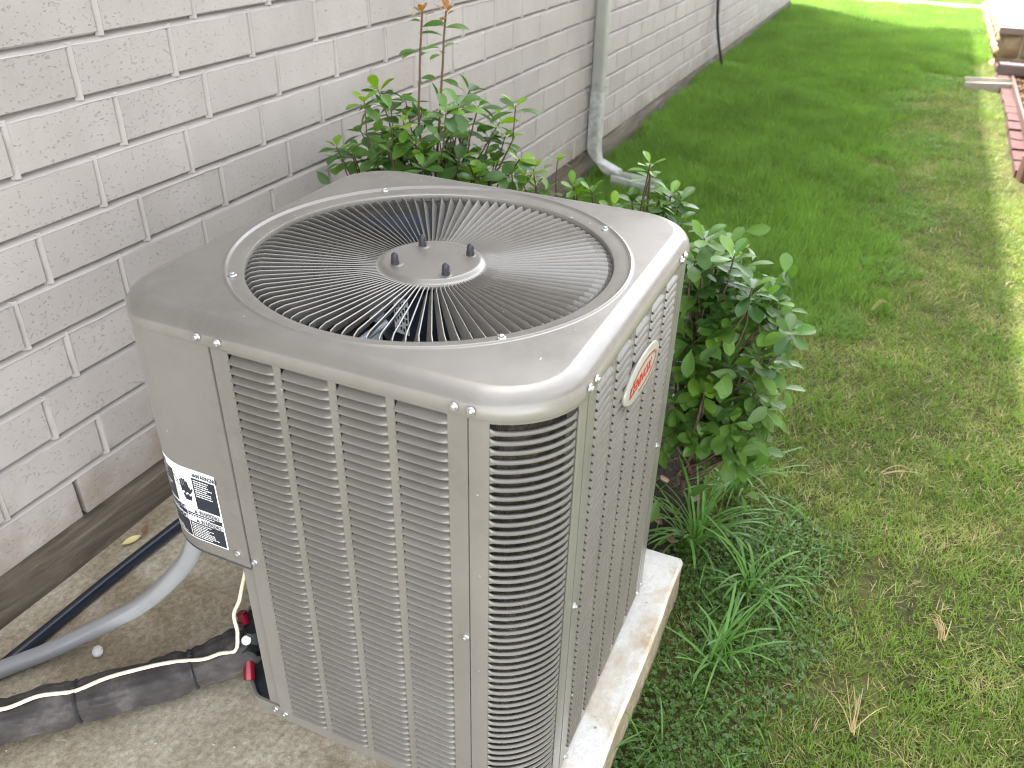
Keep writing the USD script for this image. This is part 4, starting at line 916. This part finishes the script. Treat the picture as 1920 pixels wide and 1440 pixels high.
for SHO, hs in ((SHOOT1, (2, 3, 4, 5, 6)), (SHOOT2, (3, 4, 5, 6))):
    for j in hs:
        for q in range(2):
            a = j*2.4 + q*3.0 + r1.uniform(-.5, .5); d = np.array([math.cos(a), math.sin(a), r1.uniform(.25, .6)]); b = np.array(SHO[j]) + [0, 0, r1.uniform(-.018, .018)]
            l = r1.uniform(.042, .06); fst.append((leaf(b - root1, d, np.array([-.45, -.25, 1.]) + r1.normal(0, .2, 3), l, l*.16, r1, .7), M_leaf_dark if q else M_leaf_mid))
    o_ = []; whorl(np.array(SHO[-1]) - root1, (0, 0, 1.), 6, .036, r1, o_, redt, (15, 65)); fst += o_
for k in range(170):
    c = np.array([.80, .45, .56]) + r1.normal(0, 1, 3)*[.075, .11, .10]; c[1] = min(c[1], .74); d = r1.normal(0, 1, 3)
    fil.append((leaf(c - root1, d/np.linalg.norm(d), np.array([0, 0, 1.]) + r1.normal(0, .4, 3), r1.uniform(.04, .058), r1.uniform(.009, .012), r1), M_leaf_dark))
shrub('shrub', 'leafy shrub by the brick wall with bright new leaves and two tall bare shoots', 'shrub', root1, wh, r1, [(SHOOT1, .0042, M_stem_red), (SHOOT2, .0042, M_stem_red)], fil, first=fst)
LOW = [(1.0, 0.205, 0.555), (1.0, 0.132, 0.574), (1.0, 0.082, 0.57), (1.0, 0.181, 0.638), (1.0, 0.249, 0.603), (1.0, 0.279, 0.566), (1.0, 0.017, 0.536), (1.0, 0.12, 0.553), (1.0, 0.24, 0.557)]
r4 = np.random.default_rng(44)
wh = [(c, 6, .050, lambda k, r: M_leaf_new if k > 2 else M_leaf_mid, (0, 60)) for c in LOW]
shrub('shrub', 'thin young shrub with pale leaves behind the unit in front of the downspout', 'shrub', (1.0, .15, -.05), wh, r4, stemr=.003)
# leaf litter in the bed
lit = random.Random(8)
LL = ('tan curled leaf on the dark soil deep under the dense shrub', 'rust red leaf on the soil below the front of the dense shrub', 'tan leaf on the soil close to the side panel of the unit', 'rust brown leaf on the soil beside the fine weed tuft', 'tan leaf on the soil nearest the far corner of the slab')
for k, (x, y) in enumerate(((.72, -.27), (.60, -.33), (.56, -.30), (.68, -.37), (.50, -.345))):
    fallen('fallen_leaf', (x, y, float(lawn_z(x, y)) + .034), lit.uniform(.03, .05), lit.uniform(.008, .013), lit.uniform(0, 6), M_leaf_tan if k % 2 else M_leaf_rust, LL[k], .3, .9, 'dry leaves under the dense shrub')

# ------------------------------------------------------------------ grass
def blade(mb, base, h, w, lean, az, bend, seg=3, tw=0.):
    d = np.array([math.cos(az), math.sin(az), 0]); sd = np.array([-math.sin(az + tw), math.cos(az + tw), 0])
    P = []; c = np.array(base, float); a = lean
    for k in range(seg):
        ww = w*(1 - .25*k/seg); P += [c - sd*ww/2, c + sd*ww/2]
        c = c + (d*math.sin(a) + np.array([0, 0, math.cos(a)]))*h/seg; a += bend/seg
    P.append(c); f = []
    for k in range(seg - 1): f += [[2*k, 2*k+1, 2*k+3], [2*k, 2*k+3, 2*k+2]]
    f.append([2*seg - 2, 2*seg - 1, 2*seg]); mb.add(P, f)
def patch(r, n, size, hh, ww, lean, bend, sel=None):
    mb = MB(); cl = r.uniform(-size/2, size/2, (max(n//9, 1), 2)); caz = r.uniform(0, 6.28, len(cl))
    for k in range(n):
        j = r.integers(len(cl)); 
        if r.random() < .6: x, y = cl[j] + r.normal(0, .012, 2); az = caz[j] + r.normal(0, .7)
        else: x, y = r.uniform(-size/2, size/2, 2); az = r.uniform(0, 6.28)
        blade(mb, (x, y, -.012), r.uniform(*hh), r.uniform(*ww), r.uniform(*lean), az, r.uniform(*bend), 3, r.normal(0, .5))
    return mb
def instancer(name, protos, items, seed):
    """items: (x, y, z, scale_xy, scale_z, proto)"""
    pi = UsdGeom.PointInstancer.Define(stage, '/World/' + name); r = np.random.default_rng(seed); ts = []
    for k, (pn, parts) in enumerate(protos):
        x = UsdGeom.Xform.Define(stage, f'/World/{name}/{pn}_{k:03d}')
        for q, (mb, m) in enumerate(parts): usdkit.mesh(stage, f'/World/{name}/{pn}_{k:03d}/blades_{q:03d}', mb.mesh(), m)
        ts.append(x.GetPath())
    pi.CreatePrototypesRel().SetTargets(ts)
    it = np.array(items, float)
    pi.CreatePositionsAttr(Vt.Vec3fArray.FromNumpy(it[:, :3].astype(np.float32)))
    a = r.uniform(0, 2*np.pi, len(it))
    pi.CreateOrientationsAttr(Vt.QuathArray([Gf.Quath(float(math.cos(t/2)), 0, 0, float(math.sin(t/2))) for t in a]))
    pi.CreateScalesAttr(Vt.Vec3fArray.FromNumpy(np.c_[it[:, 3], it[:, 3], it[:, 4]].astype(np.float32)))
    pi.CreateProtoIndicesAttr(Vt.IntArray(it[:, 5].astype(int).tolist()))
    return tag(pi.GetPrim(), kind='stuff')
rg1 = np.random.default_rng(101)
lush = [('lush_patch', [(patch(rg1, 620, .22, (.035, .085), (.0014, .0028), (.05, .65), (.2, 1.1)), M_lush)]) for _ in range(5)]
dry = [('dry_patch', [(patch(rg1, 470, .22, (.014, .042), (.0014, .0027), (.2, 1.25), (.1, 1.0)), M_dry), (patch(rg1, 60, .22, (.02, .05), (.0012, .0022), (.8, 1.5), (-.2, .5)), M_straw)]) for _ in range(5)]
def weed_sprigs(r, n, size):
    mb = MB()
    for k in range(n): blade(mb, (*r.uniform(-size/2, size/2, 2), -.01), r.uniform(.035, .10), r.uniform(.0018, .004), r.uniform(.1, .9), r.uniform(0, 6.28), r.uniform(.3, 1.8), 5)
    return mb
def clover_patch(r, n, size):
    mb = MB()
    for k in range(n):
        x, y = r.uniform(-size/2, size/2, 2); z = r.uniform(.002, .020)*r.uniform(.4, 1); L = r.uniform(.003, .0075)
        nl = 3 if r.random() < .5 else 4
        A = align(np.array([r.normal(0, .35), r.normal(0, .35), 1.]), r.uniform(0, 6.28)); a0 = 0
        for q in range(nl):
            a = 2*np.pi*q/nl; d = np.array([math.cos(a), math.sin(a), .15]); s = np.array([-math.sin(a), math.cos(a), 0])
            P = np.array([[0, 0, 0], d*L*.55 + s*L*.42, d*L, d*L*.55 - s*L*.42]) @ A.T + [x, y, z]
            mb.add(P, [[0, 1, 2], [0, 2, 3]])
    return mb
clov = [('cover_patch', [(clover_patch(rg1, 420, .24), M_clover), (weed_sprigs(rg1, 16, .24), M_weed)]) for _ in range(4)]
def fb(x, y, s, sd): return float(meshkit.fbm(np.array([[x*s, y*s, 1.7]]), 3, sd)[0])
L_items, D_items, C_items = [], [], []
rgp = np.random.default_rng(77)
def in_obst(x, y):
    if x < .40 and y > -.425: return True
    if y > wall_y(x) - .035: return True
    if x < 1.45 and x > .3 and y > -.36 + .35*sstep(.7, 1.4, x) + .05*math.sin(x*9) + (.0): return True
    if y < -1.215 and 3.6 < x < 10.4: return True
    if 10.40 < x < 10.82: return True
    return False
for x in np.arange(-1.3, 14.0, .105):
    for y in np.arange(-2.4, .80, .105):
        if x > 10.3 and y < -2.4: continue
        xx_, yy_ = x + rgp.uniform(-.05, .05), y + rgp.uniform(-.05, .05)
        if in_obst(xx_, yy_): continue
        z = float(lawn_z(xx_, yy_))
        n = fb(xx_, yy_, 1.3, 3) - .5; n2 = fb(xx_, yy_, 3.2, 8) - .5
        b = -.52 + .55*(1 - float(sstep(.9, 2.4, xx_))) - .75*float(sstep(4.6, 8.0, xx_)) + n*.55      # y of the lush / dry boundary
        lushw = float(sstep(b - .34, b + .30, yy_ + n2*.3))
        cb_ = -.66 + .22*float(sstep(.2, .9, xx_)) + n2*.35
        cov = xx_ < 1.0 and yy_ < -.36 and rgp.random() < float(sstep(cb_ - .14, cb_ + .12, yy_))*(1 - float(sstep(.7, 1.0, xx_)))
        if xx_ > 10.6: lushw = .8
        if cov and rgp.random() < .85:
            C_items.append((xx_, yy_, z, 1.0, rgp.uniform(.8, 1.3), rgp.integers(4)))
            if rgp.random() < .8: D_items.append((xx_, yy_, z, 1.0, rgp.uniform(.7, 1.1), rgp.integers(5)))
            continue
        if rgp.random() < lushw:
            sz = rgp.uniform(.8, 1.15)*(1 + .22*n2)*(.45 + .55*float(sstep(.1, .95, lushw)))*(.8 + .35*min(1, max(0, (xx_ - .8)/1.2)))
            if rgp.random() < .92: L_items.append((xx_, yy_, z, 1.0, sz, rgp.integers(5)))
        else:
            if rgp.random() < .90 + .1*n2: D_items.append((xx_, yy_, z, 1.0, rgp.uniform(.75, 1.25)*(1 + .3*n)*(1 + .5*lushw), rgp.integers(5)))
tag(instancer('lush_grass', lush, L_items, 1), 'soft dark green uncut grass along the house wall', 'grass')
tag(instancer('dry_grass', dry, D_items, 2), 'short yellowish lawn grass mixed with dry straw on the right', 'grass')
tag(instancer('ground_cover', clov, C_items, 3), 'small leaved dark green ground cover beside the slab', 'ground cover')
# single weed tufts
def tuft(c, n, hh, ww, seed, label, spread=.9, stalks=0, lean0=(.0, .75)):
    r = np.random.default_rng(seed); z = float(lawn_z(c[0], c[1])); t = thing('grass_tuft', label, 'grass tuft', (c[0], c[1], z))
    for k in range(n):
        mb = MB(); blade(mb, (r.normal(0, .012), r.normal(0, .012), -.01), r.uniform(*hh), r.uniform(*ww), r.uniform(*lean0), r.uniform(0, 6.28), r.uniform(.5, 2.5)*spread, 9)
        obj('blade', mb, M_weed, t, True)
    for k in range(stalks):
        a = r.uniform(-1.2, -.2); l = r.uniform(.16, .24); pts = spline([(0, 0, 0), (.25*l*math.cos(a), .25*l*math.sin(a), .5*l), (.6*l*math.cos(a), .6*l*math.sin(a), .95*l)], 10)
        obj('stalk', MB().tube(pts, np.linspace(.0016, .0008, 10), 5), M_weed, t, True)
    return t
tuft((.548, -.392), 54, (.16, .31), (.004, .008), 1, 'largest arching weed tuft between the shrub and the slab corner', 1.0, 3)
tuft((.446, -.548), 30, (.11, .24), (.004, .008), 2, 'arching weed tuft out in the ground cover beyond the slab corner', 1.0, 2)
tuft((.215, -.522), 24, (.10, .22), (.004, .0075), 3, 'arching weed tuft beside the middle of the pale slab edge', 1.0, 1)
tuft((.80, -.45), 40, (.14, .26), (.003, .006), 4, 'fine weed tuft in front of the dense shrub', .8, 2)
tuft((-.02, -.455), 9, (.06, .15), (.0025, .0045), 5, 'thin weed tuft leaning over the near end of the slab edge', .7, 0)
def straw(c, label, seed, n=7, L=(.06, .12), rz=None):
    r = np.random.default_rng(seed); mb = MB(); z = float(lawn_z(*c)) + .022; a0 = r.uniform(0, 6.28) if rz is None else rz
    for k in range(n):
        a = a0 + r.normal(0, .28); l = r.uniform(*L)
        pts = spline([(0, 0, 0), (.5*l*math.cos(a), .5*l*math.sin(a), .012 + r.uniform(0, .02)), (l*math.cos(a), l*math.sin(a), .006 + r.uniform(0, .02))], 6) + [r.normal(0, .004), r.normal(0, .004), 0]
        mb.tube(pts, np.linspace(.0013, .0006, 6), 5)
    tag(obj('dry_grass_stalk', (mb.mesh()[0] + [c[0], c[1], z], mb.mesh()[1]), M_straw, None, True), label, 'dry stalk')
straw((.14, -.80), 'branching pale dry stalk standing in the lawn near the bottom edge', 1, 8, (.06, .11), .15)
straw((1.02, -.80), 'single pale bent straw lying on the lawn near the middle right', 2, 3, (.07, .11), -1.3)
straw((.46, -.95), 'tangled bunch of pale straw at the lower right of the lawn', 3, 10, (.03, .07))
straw((2.05, -.70), 'pale seed head lying on the lawn to the right of the shrub', 4, 3, (.06, .09), -.6)

# ------------------------------------------------------------------ far right: stone planter, bed edging, splash block
st = thing('stone_planter', 'cream limestone planter wall with a pinkish capstone at the right edge', 'planter wall', (6.95, -1.235, 0))
SX, SY = 3.4, -.42
obj('mortar_core', MB().box((.02, -.40, -.1), (SX, -.02, .268)), M_stonemortar, st)
def stone(u0, u1, z0, z1, face, r):
    n = 5; U = np.linspace(0, 1, n); Z = np.linspace(0, 1, n); P = np.zeros((n, n, 3))
    for i, a in enumerate(U):
        for j, b in enumerate(Z):
            e = min(a, 1 - a, b, 1 - b); k = 0 if e < .01 else 1
            aa = a + r.normal(0, .02)*k; bb = b + r.normal(0, .02)*k
            rd = .18*(abs(2*a - 1)**4)*(2*b - 1)*.5; d = (.018 + r.normal(0, .003))*k - .012*(1 - k)
            uu = u0 + (u1 - u0)*aa; zz = z0 + (z1 - z0)*(bb - rd*.3)
            P[i, j] = (uu, d, zz) if face == 'L' else (-d, -uu, zz)
    return MB().grid(P, face == 'L')
rs = np.random.default_rng(5)
for face, LN in (('F', .40), ('L', SX)):
    rows = [(-.06, .06), (.06, .165), (.165, .268)] if face == 'L' else [(-.06, .085), (.085, .268)]
    for (z0, z1) in rows:
        u = .0
        while u < LN - .05:
            w = rs.uniform(.13, .2) if face == 'F' else rs.uniform(.14, .34); e = min(u + w, LN)
            obj('stone', stone(u + .006, e - .006, z0 + .006 + rs.normal(0, .004), z1 - .006, face, rs), M_stone, st, 70); u = e
cs = MB(); u = -.025
for k in range(4):
    e = u + .86; cap_ = trimesh.creation.box(bounds=[[u + .002, -.425, .268], [e - .002, .025, .313]]); cp2 = cap_.subdivide().subdivide(); vv = cp2.vertices + .004*(meshkit.fbm(cp2.vertices*9, 3, 4)[:, None] - .5)
    obj('capstone', (vv, cp2.faces), M_capstone, st, 40); u = e
zb_ = float(lawn_z(5, -1.25))
obj2 = struct('mulch_bed', MB().grid(np.stack([*np.meshgrid(np.linspace(3.75, 6.95, 40), np.linspace(-3.04, -1.32, 26), indexing='ij'), zb_ + .01 + .03*meshkit.fbm(np.stack([*np.meshgrid(np.linspace(3.75, 6.95, 40)*9, np.linspace(-3.04, -1.32, 26)*9, indexing='ij'), np.zeros((40, 26))], -1), 3, 3)], -1)), M_mulch, True)
chips = MB(); rc = np.random.default_rng(6)
for k in range(1500):
    x, y = rc.uniform(3.85, 6.9), -1.34 - abs(rc.normal(0, .3)); chips.obox((x, y, zb_ + .035 + rc.uniform(0, .02)), (rc.uniform(.02, .06), rc.uniform(.01, .022), .008), Rot.from_euler('zyx', [rc.uniform(0, 6), rc.normal(0, .4), rc.normal(0, .4)]).as_matrix())
tag(obj('mulch_chips', chips, M_mulch), 'brown wood mulch chips covering the bed at the right edge', 'mulch', None, 'stuff')
ped = thing('red_edging_strip', 'dull red paver strip along the lawn edge of the mulch bed', 'edging', (0, 0, 0))
for k in range(15):
    x0 = 3.95 + k*.2; zk = float(lawn_z(x0 + .1, -1.25)) + .028 + .003*math.sin(k*5.1)
    pv_ = trimesh.creation.box(bounds=[[x0 + .003, -1.315, zk - .09], [x0 + .197, -1.25 + .003*math.sin(k*3.3), zk]]).subdivide().subdivide(); vv = pv_.vertices + .005*(meshkit.noise(pv_.vertices*60, 7)[:, None] - .5)
    obj('paver', (vv, pv_.faces), M_paver, ped, 50)
eb = thing('bed_edging', 'low brown edging board holding back the mulch behind the red pavers', 'edging')
pe = spline([(6.9, -1.325, 0), (6.0, -1.325, 0), (5.0, -1.322, 0), (4.3, -1.32, 0), (4.15, -1.312, 0), (4.03, -1.29, 0), (3.95, -1.268, 0), (3.90, -1.275, 0), (3.87, -1.33, 0), (3.86, -1.5, 0)], 60)
tn = np.gradient(pe, axis=0); tn /= np.linalg.norm(tn, axis=1, keepdims=True); nn_ = np.stack([-tn[:, 1], tn[:, 0], 0*tn[:, 0]], 1)
obj('board', MB().grid(np.array([pe + nn_*a + [0, 0, z] for a, z in ((-.009, zb_ - .05), (-.009, zb_ + .075), (.009, zb_ + .075), (.009, zb_ - .05))])), M_edgewood, eb, 40)
bs = MB(); 
bs.grid(rect_sweep([(0, 0), (-1.2, 0)], [math.pi/2]*2, .105, .080, None, .014))
bs.grid(rect_sweep([(0, 0), (-1.2, 0)], [math.pi/2]*2, .099, .074, None, .012), True)
bb = bs.mesh(); tag(obj('brown_downspout', (bb[0] + [6.30, -1.225, .115], bb[1]), M_brownmetal, None, 30), 'dark brown rectangular downspout pipe lying over the bed edge above the splash block', 'downspout')
P = []
for k, y in enumerate(np.linspace(-1.33, -1.02, 8)):
    w = .085 + .01*k/7; z = zb_ + .030 - .02*k/7
    P.append([(6.09 + s*w, y, z + h) for s, h in ((-1.2, -.06), (-1.2, .03), (-.95, .032), (-.8, 0), (0, -.004), (.8, 0), (.95, .032), (1.2, .03), (1.2, -.06))])
obj_ = MB().grid(np.array(P)); k0 = np.array(P)[-1]; obj_.add(np.vstack([k0, [[6.09, -1.02, zb_ - .03]]]), [[i, i+1, 9] for i in range(8)])
tag(obj('splash_block', obj_, M_splash, None, 40), 'pale cream splash block under the brown downspout at the lawn edge', 'splash block')
# pavement at the far end of the lawn
pv = thing('pavement', None, None, kind='structure')
zp_ = float(lawn_z(10.6, 0))
for k, y0 in enumerate(np.arange(-6.82, 5.0, 1.2)):
    obj('paving_slab', MB().box((10.41, y0 + .004, zp_ - .08), (10.80, y0 + 1.196, zp_ + .025)), M_side, pv)
